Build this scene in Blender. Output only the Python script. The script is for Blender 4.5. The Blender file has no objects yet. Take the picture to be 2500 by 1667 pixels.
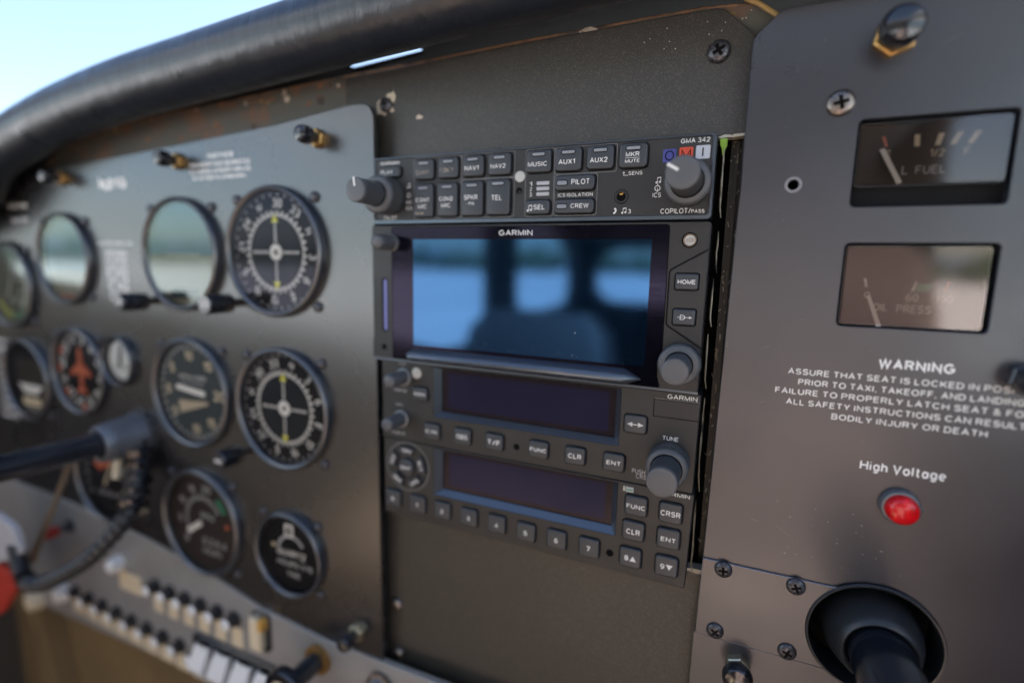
import bpy, bmesh, math, random
from mathutils import Vector, Matrix
from mathutils.geometry import tessellate_polygon
random.seed(7)
R = math.radians
sc = bpy.context.scene
col = sc.collection
MM = 0.001

# ------------------------------------------------------------------ camera, sky, sun, exposure
# everything below is measured in millimetres: x right along the panel, y into the panel, z up;
# the origin is the upper left corner of the radio stack
cam_d = bpy.data.cameras.new('camera')
cam = bpy.data.objects.new('camera', cam_d)
col.objects.link(cam)
cam.matrix_world = Matrix(((0.9168778, -0.07802368, 0.39146827, 0.16898),
                           (0.39852167, 0.12314116, -0.90885463, -0.21334),
                           (0.02270633, 0.98931722, 0.14399952, -0.05149),
                           (0, 0, 0, 1)))
cam_d.sensor_fit = 'HORIZONTAL'
cam_d.sensor_width = 36.0
cam_d.lens = 17.93
cam_d.clip_start = 0.005
cam_d.clip_end = 20000
cam_d.dof.use_dof = True
cam_d.dof.focus_distance = 0.204
cam_d.dof.aperture_fstop = 2.5
cam_d.dof.aperture_blades = 0
sc.camera = cam

SUN_DIR = Vector((0.28, 0.56, 0.75)).normalized()
world = bpy.data.worlds.new('World')
sc.world = world
world.use_nodes = True
wn = world.node_tree
wn.nodes.clear()
w_out = wn.nodes.new('ShaderNodeOutputWorld')
w_bg = wn.nodes.new('ShaderNodeBackground')
w_sky = wn.nodes.new('ShaderNodeTexSky')
w_sky.sky_type = 'NISHITA'
w_sky.sun_disc = False
w_sky.sun_elevation = math.asin(SUN_DIR.z)
w_sky.sun_rotation = math.atan2(SUN_DIR.x, SUN_DIR.y)
w_sky.air_density = 1.0
w_sky.dust_density = 1.4
w_bg.inputs['Strength'].default_value = 0.075
wn.links.new(w_sky.outputs[0], w_bg.inputs[0])
wn.links.new(w_bg.outputs[0], w_out.inputs[0])
sun_d = bpy.data.lights.new('sun', 'SUN')
sun_d.energy = 5.0
sun_d.angle = R(0.5)
sun_d.color = (1.0, 0.98, 0.95)
sun = bpy.data.objects.new('sun', sun_d)
sun.rotation_euler = SUN_DIR.to_track_quat('Z', 'Y').to_euler()
col.objects.link(sun)
sc.view_settings.view_transform = 'Standard'
sc.view_settings.look = 'None'
sc.view_settings.gamma = 1
sc.view_settings.exposure = 2.33
sc.view_settings.use_curve_mapping = False
sc.cycles.use_denoising = True
sc.cycles.max_bounces = 8
sc.cycles.diffuse_bounces = 4
sc.cycles.glossy_bounces = 4
sc.cycles.transparent_max_bounces = 12
sc.cycles.sample_clamp_indirect = 6
sc.cycles.caustics_reflective = False
sc.cycles.caustics_refractive = False

# ------------------------------------------------------------------ materials
MATS = {}
def mat(name, base, rough=0.5, metal=0.0, spec=0.5, ior=1.5, var=0.0, vscale=60, bump=None, rvar=0.0, rscale=40,
        coat=0.0, tint=None, speck=None, bump2=None, stretch=None, second=None):
    m = bpy.data.materials.new(name)
    m.use_nodes = True
    nt = m.node_tree
    b = nt.nodes['Principled BSDF']
    b.inputs['Base Color'].default_value = (*base, 1)
    b.inputs['Roughness'].default_value = rough
    b.inputs['Metallic'].default_value = metal
    b.inputs['Specular IOR Level'].default_value = spec
    b.inputs['IOR'].default_value = ior
    if coat:
        b.inputs['Coat Weight'].default_value = coat
        b.inputs['Coat Roughness'].default_value = 0.12
    if tint:
        b.inputs['Specular Tint'].default_value = (*tint, 1)
    tc = nt.nodes.new('ShaderNodeTexCoord')
    vec = tc.outputs['Object']
    if stretch:
        mp = nt.nodes.new('ShaderNodeMapping')
        mp.inputs['Scale'].default_value = stretch
        nt.links.new(vec, mp.inputs[0])
        vec = mp.outputs[0]
    def noise(scale, detail=4, rough_=0.55):
        n = nt.nodes.new('ShaderNodeTexNoise')
        n.inputs['Scale'].default_value = scale
        n.inputs['Detail'].default_value = detail
        n.inputs['Roughness'].default_value = rough_
        nt.links.new(vec, n.inputs['Vector'])
        return n.outputs['Fac']
    def ramp(fac, p0, c0, p1, c1):
        r = nt.nodes.new('ShaderNodeValToRGB')
        r.color_ramp.elements[0].position = p0
        r.color_ramp.elements[0].color = (*c0, 1)
        r.color_ramp.elements[1].position = p1
        r.color_ramp.elements[1].color = (*c1, 1)
        nt.links.new(fac, r.inputs[0])
        return r.outputs[0]
    colour = None
    if second:                       # patches of a second paint: (colour, scale, low, high)
        colour = ramp(noise(second[1], 6, 0.62), second[2], base, second[3], second[0])
    elif var:
        lo = tuple(c * (1 - var) for c in base)
        hi = tuple(min(1, c * (1 + var)) for c in base)
        colour = ramp(noise(vscale), 0.3, lo, 0.7, hi)
    if speck:                        # fine flecks: (colour, scale, threshold)
        mx = nt.nodes.new('ShaderNodeMix')
        mx.data_type = 'RGBA'
        f = ramp(noise(speck[1], 2), speck[2], (0, 0, 0), min(1, speck[2] + 0.06), (1, 1, 1))
        nt.links.new(f, mx.inputs[0])
        if colour:
            nt.links.new(colour, mx.inputs[6])
        else:
            mx.inputs[6].default_value = (*base, 1)
        mx.inputs[7].default_value = (*speck[0], 1)
        colour = mx.outputs[2]
    if colour:
        nt.links.new(colour, b.inputs['Base Color'])
    if rvar:
        r = ramp(noise(rscale, 6), 0.25, (max(0.02, rough - rvar),) * 3, 0.75, (min(1, rough + rvar),) * 3)
        nt.links.new(r, b.inputs['Roughness'])
    prev = None
    for bp in (bump, bump2):
        if bp:
            bn = nt.nodes.new('ShaderNodeBump')
            bn.inputs['Strength'].default_value = bp[2]
            bn.inputs['Distance'].default_value = bp[1] * MM
            nt.links.new(noise(bp[0], bp[3] if len(bp) > 3 else 3), bn.inputs['Height'])
            if prev:
                nt.links.new(prev, bn.inputs['Normal'])
            prev = bn.outputs[0]
    if prev:
        nt.links.new(prev, b.inputs['Normal'])
    MATS[name] = m
    return m

def glass_mat(name, tint, ior, rough, clear):
    m = bpy.data.materials.new(name)
    m.use_nodes = True
    nt = m.node_tree
    nt.nodes.clear()
    o = nt.nodes.new('ShaderNodeOutputMaterial')
    mx = nt.nodes.new('ShaderNodeMixShader')
    fr = nt.nodes.new('ShaderNodeFresnel')
    fr.inputs['IOR'].default_value = ior
    tr = nt.nodes.new('ShaderNodeBsdfTransparent')
    tr.inputs[0].default_value = (*clear, 1)
    gl = nt.nodes.new('ShaderNodeBsdfGlossy')
    gl.inputs['Color'].default_value = (*tint, 1)
    gl.inputs['Roughness'].default_value = rough
    nt.links.new(fr.outputs[0], mx.inputs[0])
    nt.links.new(tr.outputs[0], mx.inputs[1])
    nt.links.new(gl.outputs[0], mx.inputs[2])
    nt.links.new(mx.outputs[0], o.inputs[0])
    MATS[name] = m

mat('panel_paint', (0.017, 0.018, 0.027), 0.32, spec=1.0, ior=1.52, rvar=0.11, rscale=11, var=0.2, vscale=14,
    bump=(900, 0.02, 0.25), bump2=(30, 0.5, 0.12, 3), speck=((0.075, 0.072, 0.07), 520, 0.73))
mat('flight_paint', (0.013, 0.0127, 0.0135), 0.27, spec=1.0, ior=1.66, var=0.12, vscale=18, rvar=0.05, rscale=9, bump=(900, 0.02, 0.2))
mat('panel_edge', (0.30, 0.30, 0.32), 0.35, metal=0.6)
mat('crinkle_paint', (0.030, 0.0275, 0.0235), 0.41, spec=0.7, ior=1.5, bump=(2100, 0.16, 1.0, 2), bump2=(60, 0.5, 0.25, 4), rvar=0.08, rscale=14, speck=((0.075, 0.066, 0.053), 1900, 0.57))
mat('worn_paint', (0.100, 0.098, 0.086), 0.42, second=((0.17, 0.095, 0.058), 60, 0.52, 0.64), bump=(200, 0.2, 0.4))
mat('rust_edge', (0.24, 0.125, 0.065), 0.6, second=((0.05, 0.038, 0.032), 90, 0.45, 0.6), bump=(300, 0.2, 0.5))
mat('gold_primer', (0.38, 0.24, 0.08), 0.5, second=((0.10, 0.06, 0.03), 120, 0.5, 0.62))
mat('cream_edge', (0.62, 0.58, 0.48), 0.6, second=((0.25, 0.22, 0.17), 240, 0.58, 0.68))
mat('chip_cream', (0.60, 0.52, 0.42), 0.6, second=((0.2, 0.15, 0.11), 700, 0.55, 0.65))
mat('green_tab', (0.28, 0.50, 0.05), 0.5, var=0.15, vscale=300)
mat('faceplate', (0.024, 0.0235, 0.0235), 0.46, spec=0.5, bump=(1800, 0.03, 0.35, 2), rvar=0.05, rscale=60, var=0.12, vscale=40,
    speck=((0.11, 0.105, 0.1), 1300, 0.76))
mat('bezel_frame', (0.036, 0.042, 0.055), 0.28, spec=1.0, ior=1.7, tint=(0.75, 0.87, 1.0), bump=(1600, 0.02, 0.12, 2))
mat('gap_black', (0.004, 0.004, 0.004), 0.8, spec=0.1)
mat('key_rubber', (0.036, 0.041, 0.049), 0.42, spec=0.6, bump=(1500, 0.015, 0.2, 2), rvar=0.05, rscale=120)
mat('knob_plastic', (0.095, 0.098, 0.104), 0.42, spec=0.55, bump=(1500, 0.015, 0.2, 2), rvar=0.06, rscale=150)
mat('knob_ring', (0.20, 0.21, 0.22), 0.4, metal=0.3)
mat('print_white', (0.76, 0.75, 0.72), 0.6, var=0.14, vscale=700)
mat('placard_white', (0.90, 0.89, 0.87), 0.55, var=0.08, vscale=500)
mat('print_worn', (0.42, 0.34, 0.26), 0.7, second=((0.05, 0.05, 0.05), 900, 0.5, 0.6))
mat('print_line', (0.26, 0.26, 0.27), 0.6)
mat('print_grey', (0.45, 0.45, 0.47), 0.5)
mat('print_blue', (0.055, 0.06, 0.27), 0.45)
mat('print_red', (0.62, 0.07, 0.03), 0.45)
mat('print_pale', (0.50, 0.51, 0.56), 0.45)
mat('lens_grey', (0.26, 0.28, 0.31), 0.3, var=0.1, vscale=1200)
mat('sensor_white', (0.50, 0.50, 0.47), 0.35)
mat('screen_border', (0.003, 0.003, 0.006), 0.10, spec=0.5, ior=1.38, tint=(0.62, 0.50, 0.85), rvar=0.04, rscale=90, stretch=(1, 1, 9))
mat('screen_display', (0.0012, 0.004, 0.011), 0.045, spec=1.0, ior=1.82, tint=(0.18, 0.46, 0.95), rvar=0.035, rscale=130, stretch=(1, 1, 26),
    bump=(260, 0.004, 0.12, 7))
mat('window_glass', (0.018, 0.013, 0.015), 0.18, spec=0.5, ior=1.33, tint=(0.75, 0.66, 0.82), rvar=0.06, rscale=60)
mat('window_display', (0.017, 0.015, 0.036), 0.20, spec=0.5, ior=1.33, tint=(0.6, 0.62, 1.0), rvar=0.06, rscale=60, speck=((0.05, 0.05, 0.07), 900, 0.74))
mat('card_blue', (0.16, 0.17, 0.42), 0.4)
mat('bronze', (0.36, 0.27, 0.19), 0.35, metal=0.8)
mat('brass', (0.40, 0.24, 0.09), 0.38, metal=0.9, var=0.25, vscale=300)
mat('brass_plated', (0.55, 0.50, 0.36), 0.28, metal=0.9, var=0.2, vscale=250)
mat('steel', (0.23, 0.20, 0.18), 0.32, metal=0.9, var=0.35, vscale=400, rvar=0.1, rscale=300)
mat('steel_dark', (0.075, 0.075, 0.085), 0.28, metal=0.5, var=0.25, vscale=500, rvar=0.08, rscale=300)
mat('chrome', (0.72, 0.74, 0.78), 0.12, metal=1.0)
mat('black_gloss', (0.010, 0.011, 0.015), 0.18, spec=0.7, coat=0.5)
mat('bezel_black', (0.030, 0.034, 0.042), 0.30, spec=1.0, ior=1.7)
mat('dial_black', (0.010, 0.010, 0.011), 0.75, spec=0.15)
mat('dial_inner', (0.010, 0.013, 0.017), 0.6, spec=0.2)
mat('dial_brown', (0.035, 0.028, 0.025), 0.7, spec=0.2)
mat('dial_grey', (0.040, 0.052, 0.056), 0.6, spec=0.3)
mat('dial_white', (0.62, 0.64, 0.62), 0.5)
mat('needle_white', (0.86, 0.85, 0.81), 0.5)
mat('needle_tan', (0.50, 0.42, 0.30), 0.5)
mat('dial_tan', (0.70, 0.60, 0.42), 0.5)
mat('yellow_mark', (0.72, 0.70, 0.05), 0.4)
mat('orange_mark', (0.55, 0.13, 0.06), 0.5)
mat('green_mark', (0.03, 0.25, 0.13), 0.5)
mat('sky_dial', (0.22, 0.42, 0.60), 0.5)
mat('earth_dial', (0.40, 0.34, 0.26), 0.5)
glass_mat('gauge_glass', (0.80, 0.80, 1.0), 1.25, 0.02, (0.96, 0.97, 0.97))
glass_mat('gauge_glass_bright', (0.88, 1.0, 0.97), 1.85, 0.09, (0.9, 0.95, 0.94))
glass_mat('gauge_glass_warm', (1.0, 0.84, 0.77), 1.95, 0.06, (0.95, 0.93, 0.92))
glass_mat('gauge_glass_rosy', (1.0, 0.82, 0.74), 2.15, 0.06, (0.95, 0.93, 0.92))
mat('red_lens', (0.68, 0.005, 0.010), 0.20, spec=0.5, coat=0.3, bump=(420, 0.5, 0.6, 1), stretch=(1, 1, .25), var=.25, vscale=500)
mat('leather', (0.011, 0.015, 0.024), 0.34, spec=0.75, rvar=0.10, rscale=50, bump=(75, 1.3, 0.6, 9), bump2=(900, 0.06, 0.4), stretch=(1.6, 1, 0.6))
mat('ribbed_cloth', (0.016, 0.017, 0.019), 0.8, bump=(500, 0.5, 0.8), stretch=(1, 8, 1))
mat('boot_rubber', (0.020, 0.022, 0.026), 0.38, spec=0.6, bump=(500, 0.1, 0.3), rvar=0.08, rscale=150, speck=((0.07, 0.075, 0.08), 700, 0.7))
mat('tube_black', (0.012, 0.015, 0.022), 0.18, spec=0.8, coat=0.6)
mat('collar_grey', (0.16, 0.17, 0.19), 0.35, metal=0.4, var=0.1, vscale=60)
mat('switch_metal', (0.30, 0.295, 0.285), 0.42, metal=0.2, var=0.12, vscale=25)
mat('tan_trim', (0.22, 0.155, 0.075), 0.7, var=0.25, vscale=12, bump=(300, 0.3, 0.4))
mat('red_paint', (0.42, 0.035, 0.02), 0.5)
mat('white_plastic', (0.78, 0.78, 0.76), 0.35)
mat('amber', (0.60, 0.33, 0.07), 0.4)
mat('rack_metal', (0.018, 0.017, 0.013), 0.45, second=((0.22, 0.19, 0.11), 190, 0.60, 0.66), bump=(400, 0.3, 0.6), stretch=(1.6, 1, 0.7))
mat('rack_lip', (0.30, 0.26, 0.20), 0.35, metal=0.7, second=((0.03, 0.03, 0.03), 160, 0.5, 0.6), stretch=(1, 1, 0.35))
mat('seat_leather', (0.48, 0.365, 0.31), 0.5, var=0.12, vscale=8, bump=(120, 0.5, 0.4))
mat('seat_brown', (0.30, 0.215, 0.15), 0.5, var=0.12, vscale=8, bump=(120, 0.5, 0.4))
mat('seat_dark', (0.020, 0.018, 0.018), 0.6, var=0.12, vscale=8, bump=(120, 0.5, 0.4))
mat('headliner', (0.30, 0.285, 0.26), 0.9, var=0.06, vscale=6)
mat('wall_trim', (0.075, 0.064, 0.052), 0.8, var=0.1, vscale=6)
mat('carpet', (0.60, 0.46, 0.30), 0.95, var=0.2, vscale=30)
mat('apron_concrete', (0.50, 0.505, 0.50), 0.9, var=0.12, vscale=0.15)
mat('far_wood', (0.035, 0.055, 0.030), 0.95, var=0.35, vscale=0.2)
mat('far_hill', (0.10, 0.13, 0.17), 0.95, var=0.2, vscale=0.01)

# ------------------------------------------------------------------ mesh tools
def rrect(cx, cz, w, h, r, n=5):
    r = max(0.01, min(r, w / 2 - 0.01, h / 2 - 0.01))
    pts = []
    for (sx, sz, a0) in ((1, 1, 0), (-1, 1, 90), (-1, -1, 180), (1, -1, 270)):
        ox, oz = cx + sx * (w / 2 - r), cz + sz * (h / 2 - r)
        for i in range(n + 1):
            a = R(a0 + 90 * i / n)
            pts.append((ox + r * math.cos(a), oz + r * math.sin(a)))
    return pts

def circle(cx, cz, r, n=32, a0=0):
    return [(cx + r * math.cos(a0 + 2 * math.pi * i / n), cz + r * math.sin(a0 + 2 * math.pi * i / n)) for i in range(n)]

def area2(p):
    return sum(p[i][0] * p[(i + 1) % len(p)][1] - p[(i + 1) % len(p)][0] * p[i][1] for i in range(len(p)))

def offset(p, d):                    # inward offset of a counter-clockwise loop
    n = len(p); out = []
    for i in range(n):
        a, b, c = Vector(p[i - 1]), Vector(p[i]), Vector(p[(i + 1) % n])
        e1, e2 = (b - a), (c - b)
        if e1.length < 1e-9: e1 = e2
        if e2.length < 1e-9: e2 = e1
        e1.normalize(); e2.normalize()
        n1, n2 = Vector((-e1.y, e1.x)), Vector((-e2.y, e2.x))
        m = n1 + n2
        if m.length < 1e-6:
            m = n1
        m.normalize()
        k = d / max(0.35, m.dot(n1))
        out.append((b.x + m.x * k, b.y + m.y * k))
    return out

def round_poly(pts, rad, n=6):       # round the corners of a polygon; rad is one number or one per corner
    out = []
    N = len(pts)
    for i in range(N):
        r = rad[i] if isinstance(rad, (list, tuple)) else rad
        p = Vector(pts[i]); a = Vector(pts[i - 1]) - p; b = Vector(pts[(i + 1) % N]) - p
        if r <= 0:
            out.append(tuple(p)); continue
        ang = a.angle(b)
        t = min(r / math.tan(ang / 2), a.length * 0.49, b.length * 0.49)
        p0, p1 = p + a.normalized() * t, p + b.normalized() * t
        for k in range(n + 1):
            s = k / n
            q = p0 * (1 - s) ** 2 + p * 2 * s * (1 - s) + p1 * s * s
            out.append(tuple(q))
    return out

def arc_(cx, cy, rx, ry, a0, a1, n=None):
    n = n or max(4, int(abs(a1 - a0) / 18))
    return [(cx + rx * math.cos(R(a0 + (a1 - a0) * i / n)), cy + ry * math.sin(R(a0 + (a1 - a0) * i / n))) for i in range(n + 1)]
GL = {   # plain sans serif capitals, drawn as centre lines; (advance width, strokes)
    'A': (.68, [[(0, 0), (.34, 1), (.68, 0)], [(.13, .34), (.55, .34)]]),
    'B': (.60, [[(0, .53), (0, 1), (.33, 1)] + arc_(.33, .765, .23, .235, 85, -90) + [(0, .53), (0, 0), (.33, 0)] + arc_(.33, .265, .27, .265, -85, 85)]),
    'C': (.70, [arc_(.37, .5, .37, .5, 42, 318)]),
    'D': (.66, [[(.26, 0), (0, 0), (0, 1), (.26, 1)] + arc_(.26, .5, .40, .5, 85, -85) + [(.26, 0)]]),
    'E': (.54, [[(.54, 1), (0, 1), (0, 0), (.55, 0)], [(0, .53), (.49, .53)]]),
    'F': (.52, [[(.52, 1), (0, 1), (0, 0)], [(0, .52), (.46, .52)]]),
    'G': (.74, [arc_(.37, .5, .37, .5, 42, 312) + [(.73, .22), (.73, .46), (.42, .46)]]),
    'H': (.64, [[(0, 0), (0, 1)], [(.64, 0), (.64, 1)], [(0, .52), (.64, .52)]]),
    'I': (.02, [[(0, 0), (0, 1)]]),
    'J': (.44, [[(.44, 1), (.44, .28)] + arc_(.22, .24, .22, .24, 0, -170)]),
    'K': (.62, [[(0, 0), (0, 1)], [(.60, 1), (.02, .36)], [(.22, .56), (.64, 0)]]),
    'L': (.48, [[(0, 1), (0, 0), (.48, 0)]]),
    'M': (.76, [[(0, 0), (0, 1), (.38, .05), (.76, 1), (.76, 0)]]),
    'N': (.64, [[(0, 0), (0, 1), (.64, 0), (.64, 1)]]),
    'O': (.76, [arc_(.38, .5, .38, .5, 90, 450, 26)]),
    'P': (.58, [[(0, 0), (0, 1), (.32, 1)] + arc_(.32, .74, .26, .26, 85, -85) + [(.32, .48), (0, .48)]]),
    'Q': (.76, [arc_(.38, .5, .38, .5, 90, 450, 26), [(.48, .22), (.76, -.04)]]),
    'R': (.62, [[(0, 0), (0, 1), (.34, 1)] + arc_(.34, .75, .25, .25, 85, -85) + [(.34, .5), (0, .5)], [(.36, .5), (.60, 0)]]),
    'S': (.60, [arc_(.30, .755, .28, .245, 22, 262) + arc_(.30, .26, .30, .26, 82, -160)]),
    'T': (.60, [[(0, 1), (.60, 1)], [(.30, 1), (.30, 0)]]),
    'U': (.62, [[(0, 1), (0, .32)] + arc_(.31, .31, .31, .31, 180, 360) + [(.62, 1)]]),
    'V': (.64, [[(0, 1), (.32, 0), (.64, 1)]]),
    'W': (.96, [[(0, 1), (.24, 0), (.48, 1), (.72, 0), (.96, 1)]]),
    'X': (.62, [[(0, 0), (.62, 1)], [(0, 1), (.62, 0)]]),
    'Y': (.64, [[(0, 1), (.32, .44), (.64, 1)], [(.32, .44), (.32, 0)]]),
    'Z': (.58, [[(0, 1), (.57, 1), (0, 0), (.58, 0)]]),
    '0': (.54, [arc_(.27, .5, .27, .5, 90, 450, 22)]),
    '1': (.26, [[(0, .76), (.26, 1), (.26, 0)]]),
    '2': (.54, [arc_(.27, .72, .26, .28, 170, -30) + [(0, 0), (.54, 0)]]),
    '3': (.54, [arc_(.26, .765, .24, .235, 155, -80) + arc_(.26, .265, .28, .265, 80, -155)]),
    '4': (.58, [[(.43, 0), (.43, 1), (0, .30), (.58, .30)]]),
    '5': (.54, [[(.50, 1), (.08, 1), (.03, .50)] + arc_(.27, .33, .27, .33, 140, -155)]),
    '6': (.54, [arc_(.38, .46, .38, .54, 75, 178) + arc_(.27, .31, .27, .31, 178, 520, 20)]),
    '7': (.54, [[(0, 1), (.54, 1), (.20, 0)]]),
    '8': (.54, [arc_(.27, .76, .23, .24, -90, 270, 20), arc_(.27, .26, .27, .26, 90, 450, 20)]),
    '9': (.54, [arc_(.16, .54, .38, .54, -105, -2) + arc_(.27, .69, .27, .31, -2, 340, 20)]),
    '/': (.36, [[(0, 0), (.36, 1)]]), '.': (.04, [[(0, 0), (.04, 0)]]), ',': (.06, [[(.06, .06), (0, -.14)]]),
    '&': (.66, [[(.64, 0), (.10, .78)] + arc_(.26, .84, .16, .16, 200, -20) + [(.06, .36)] + arc_(.25, .24, .22, .24, 160, 340) + [(.60, .48)]]),
    '•': (.16, [[(0, .4), (.16, .4)]]),
    'i': (.02, [[(0, 0), (0, .70)], [(0, .93), (0, 1)]]), 'l': (.02, [[(0, 0), (0, 1)]]),
    'h': (.44, [[(0, 0), (0, 1)], [(0, .46)] + arc_(.22, .48, .22, .22, 170, 0) + [(.44, 0)]]),
    'g': (.46, [arc_(.23, .36, .23, .34, 20, 340), [(.46, .70), (.46, -.08)] + arc_(.23, -.06, .23, .20, 0, -150)]),
    'o': (.50, [arc_(.25, .35, .25, .35, 90, 450, 20)]),
    't': (.28, [[(.12, .95), (.12, .12), (.2, 0), (.30, 0)], [(0, .68), (.28, .68)]]),
    'a': (.44, [arc_(.22, .34, .22, .34, 20, 340), [(.44, .70), (.44, 0)]]),
    'e': (.48, [[(.02, .36), (.48, .36)] + arc_(.24, .35, .24, .35, 0, 310)]),
}
def ribbon(p, t):
    """one flat band of width t along a centre line, mitred at its bends"""
    closed = len(p) > 3 and (Vector(p[0]) - Vector(p[-1])).length < 1e-4
    q = [Vector(p[0])]
    for a in p[1:]:
        if (Vector(a) - q[-1]).length > 1e-4: q.append(Vector(a))
    if closed: q = q[:-1]
    n = len(q); L = []
    if not closed:
        q[0] = q[0] - (q[1] - q[0]).normalized() * 0; 
    for i in range(n):
        d0 = (q[i] - q[i - 1]).normalized() if (i or closed) else (q[1] - q[0]).normalized()
        d1 = (q[(i + 1) % n] - q[i]).normalized() if (i < n - 1 or closed) else d0
        n0, n1 = Vector((-d0.y, d0.x)), Vector((-d1.y, d1.x))
        m = n0 + n1
        if m.length < 0.2: m = n0
        m.normalize()
        k = t / 2 / max(.42, m.dot(n0))
        L.append((q[i] + m * k, q[i] - m * k))
    v = [tuple(x) for pr in L for x in pr]
    f = [(2 * i, 2 * i + 1, (2 * i + 3) % (2 * n), (2 * i + 2) % (2 * n)) for i in range(n if closed else n - 1)]
    return v, f
FONT = {}
def text_mesh(s, bold):
    key = (s, bold)
    if key not in FONT:
        t = 0.115 + bold * 2.2
        gap = 0.15 + t * 0.95
        V = []; F = []; x = 0; k = 0
        for ch in s:
            if ch == ' ':
                x += 0.34; continue
            w, strokes = GL[ch]
            for st in strokes:
                v, f = ribbon([(a[0] + x, t / 2 + a[1] * (1 - t)) for a in st], t)
                o = len(V)
                V += [(a, b_, k) for a, b_ in v]; F += [tuple(o + i for i in q) for q in f]
                k = (k + 1) % 3
            x += w + gap
        FONT[key] = (V, F)
    return FONT[key]

class MB:
    def __init__(self):
        self.v = []; self.f = []; self.m = []; self.names = []
    def mi(self, name):
        if name not in self.names:
            self.names.append(name)
        return self.names.index(name)
    def add(self, verts, faces, m):
        o = len(self.v); k = self.mi(m)
        self.v += [tuple(p) for p in verts]
        for fc in faces:
            self.f.append(tuple(o + i for i in fc)); self.m.append(k)
    def loft(self, loops, m, cap0=False, cap1=True, close=True):
        n = len(loops[0]); verts = [p for l in loops for p in l]; faces = []
        for i in range(len(loops) - 1):
            for j in range(n if close else n - 1):
                a, b = i * n + j, i * n + (j + 1) % n
                faces.append((a, b, b + n, a + n))
        if cap0: faces.append(tuple(reversed(range(n))))
        if cap1: faces.append(tuple(range((len(loops) - 1) * n, len(loops) * n)))
        self.add(verts, faces, m)
    def flat(self, outer, holes, y, m):
        loops = [outer] + list(holes)
        pts = [p for l in loops for p in l]
        polys = [[Vector((p[0], p[1], 0)) for p in l] for l in loops]
        tri = [tuple(t) for t in tessellate_polygon(polys)]
        ar = lambda t: abs((pts[t[1]][0] - pts[t[0]][0]) * (pts[t[2]][1] - pts[t[0]][1]) - (pts[t[2]][0] - pts[t[0]][0]) * (pts[t[1]][1] - pts[t[0]][1])) / 2
        want = abs(area2(outer)) / 2 - sum(abs(area2(h)) / 2 for h in holes)
        if abs(sum(ar(t) for t in tri) - want) > 1e-3 * want:      # holes the quick fill got wrong
            bm = bmesh.new()
            vs = [bm.verts.new((p[0], p[1], 0)) for p in pts]
            bm.verts.index_update()
            k = 0; es = []
            for l in loops:
                for i in range(len(l)):
                    try: es.append(bm.edges.new((vs[k + i], vs[k + (i + 1) % len(l)])))
                    except ValueError: pass
                k += len(l)
            bmesh.ops.triangle_fill(bm, use_beauty=True, use_dissolve=False, edges=es)
            bm.verts.index_update()
            tri = [tuple(v.index for v in f.verts) for f in bm.faces]
            bm.free()
            if abs(sum(ar(t) for t in tri) - want) > 1e-3 * want:
                print('FILL?', m, len(holes), sum(ar(t) for t in tri), want)
        self.add([(p[0], y, p[1]) for p in pts], tri, m)
    def prism(self, outer, yf, yb, m, holes=(), ch=0.0, edge=None, back=False):
        if area2(outer) < 0: outer = list(reversed(outer))
        holes = [list(reversed(h)) if area2(h) < 0 else list(h) for h in holes]
        e = edge or m
        fo = offset(outer, ch) if ch else outer
        fh = [offset(h, -ch) if ch else h for h in holes]
        self.flat(fo, fh, yf, m)
        if back: self.flat(outer, holes, yb, m)
        for o_, f_ in [(outer, fo)] + list(zip(holes, fh)):
            loops = [[(p[0], yb, p[1]) for p in o_]]
            if ch: loops.append([(p[0], yf + ch, p[1]) for p in o_])
            loops.append([(p[0], yf, p[1]) for p in f_])
            self.loft(loops, e, cap1=False)
    def key(self, cx, cz, w, h, r, y0, y1, b, m):
        L = lambda ins, y: [(p[0], y, p[1]) for p in rrect(cx, cz, w - 2 * ins, h - 2 * ins, max(0.1, r - ins * 0.6))]
        self.loft([L(0, y0), L(0, y1 + b), L(b * 0.12, y1 + b * 0.5), L(b * 0.45, y1 + b * 0.14), L(b, y1)], m)
    def lathe(self, prof, cx, cz, m, n=40, cap1=True, cap0=False):
        self.loft([[(p[0], y, p[1]) for p in circle(cx, cz, max(r, 1e-3), n)] for r, y in prof], m, cap0=cap0, cap1=cap1)
    def knurl(self, cx, cz, r, y0, y1, n, d, m):
        L = []
        for i in range(n * 4):
            a = 2 * math.pi * i / (n * 4)
            rr = r if i % 4 < 2 else r - d
            L.append((cx + rr * math.cos(a), cz + rr * math.sin(a)))
        self.loft([[(p[0], y, p[1]) for p in L] for y in (y0, y1)], m, cap1=False)
    def tube(self, path, rad, m, n=20, caps=True):
        P = [Vector(p) for p in path]; loops = []
        up = Vector((0, 0, 1)); prev = None
        for i, p in enumerate(P):
            t = (P[min(i + 1, len(P) - 1)] - P[max(i - 1, 0)]).normalized()
            if prev is None:
                a = t.cross(up)
                if a.length < 1e-3: a = t.cross(Vector((1, 0, 0)))
            else:
                a = prev - t * prev.dot(t)
            a.normalize(); prev = a
            b = t.cross(a)
            r = rad[i] if isinstance(rad, (list, tuple)) else rad
            loops.append([tuple(p + a * r * math.cos(2 * math.pi * k / n) + b * r * math.sin(2 * math.pi * k / n)) for k in range(n)])
        self.loft(loops, m, cap0=caps, cap1=caps)
    def box(self, x0, x1, y0, y1, z0, z1, m):
        v = [(x, y, z) for x in (x0, x1) for y in (y0, y1) for z in (z0, z1)]
        self.add(v, [(0, 1, 3, 2), (4, 6, 7, 5), (0, 4, 5, 1), (2, 3, 7, 6), (0, 2, 6, 4), (1, 5, 7, 3)], m)
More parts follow.
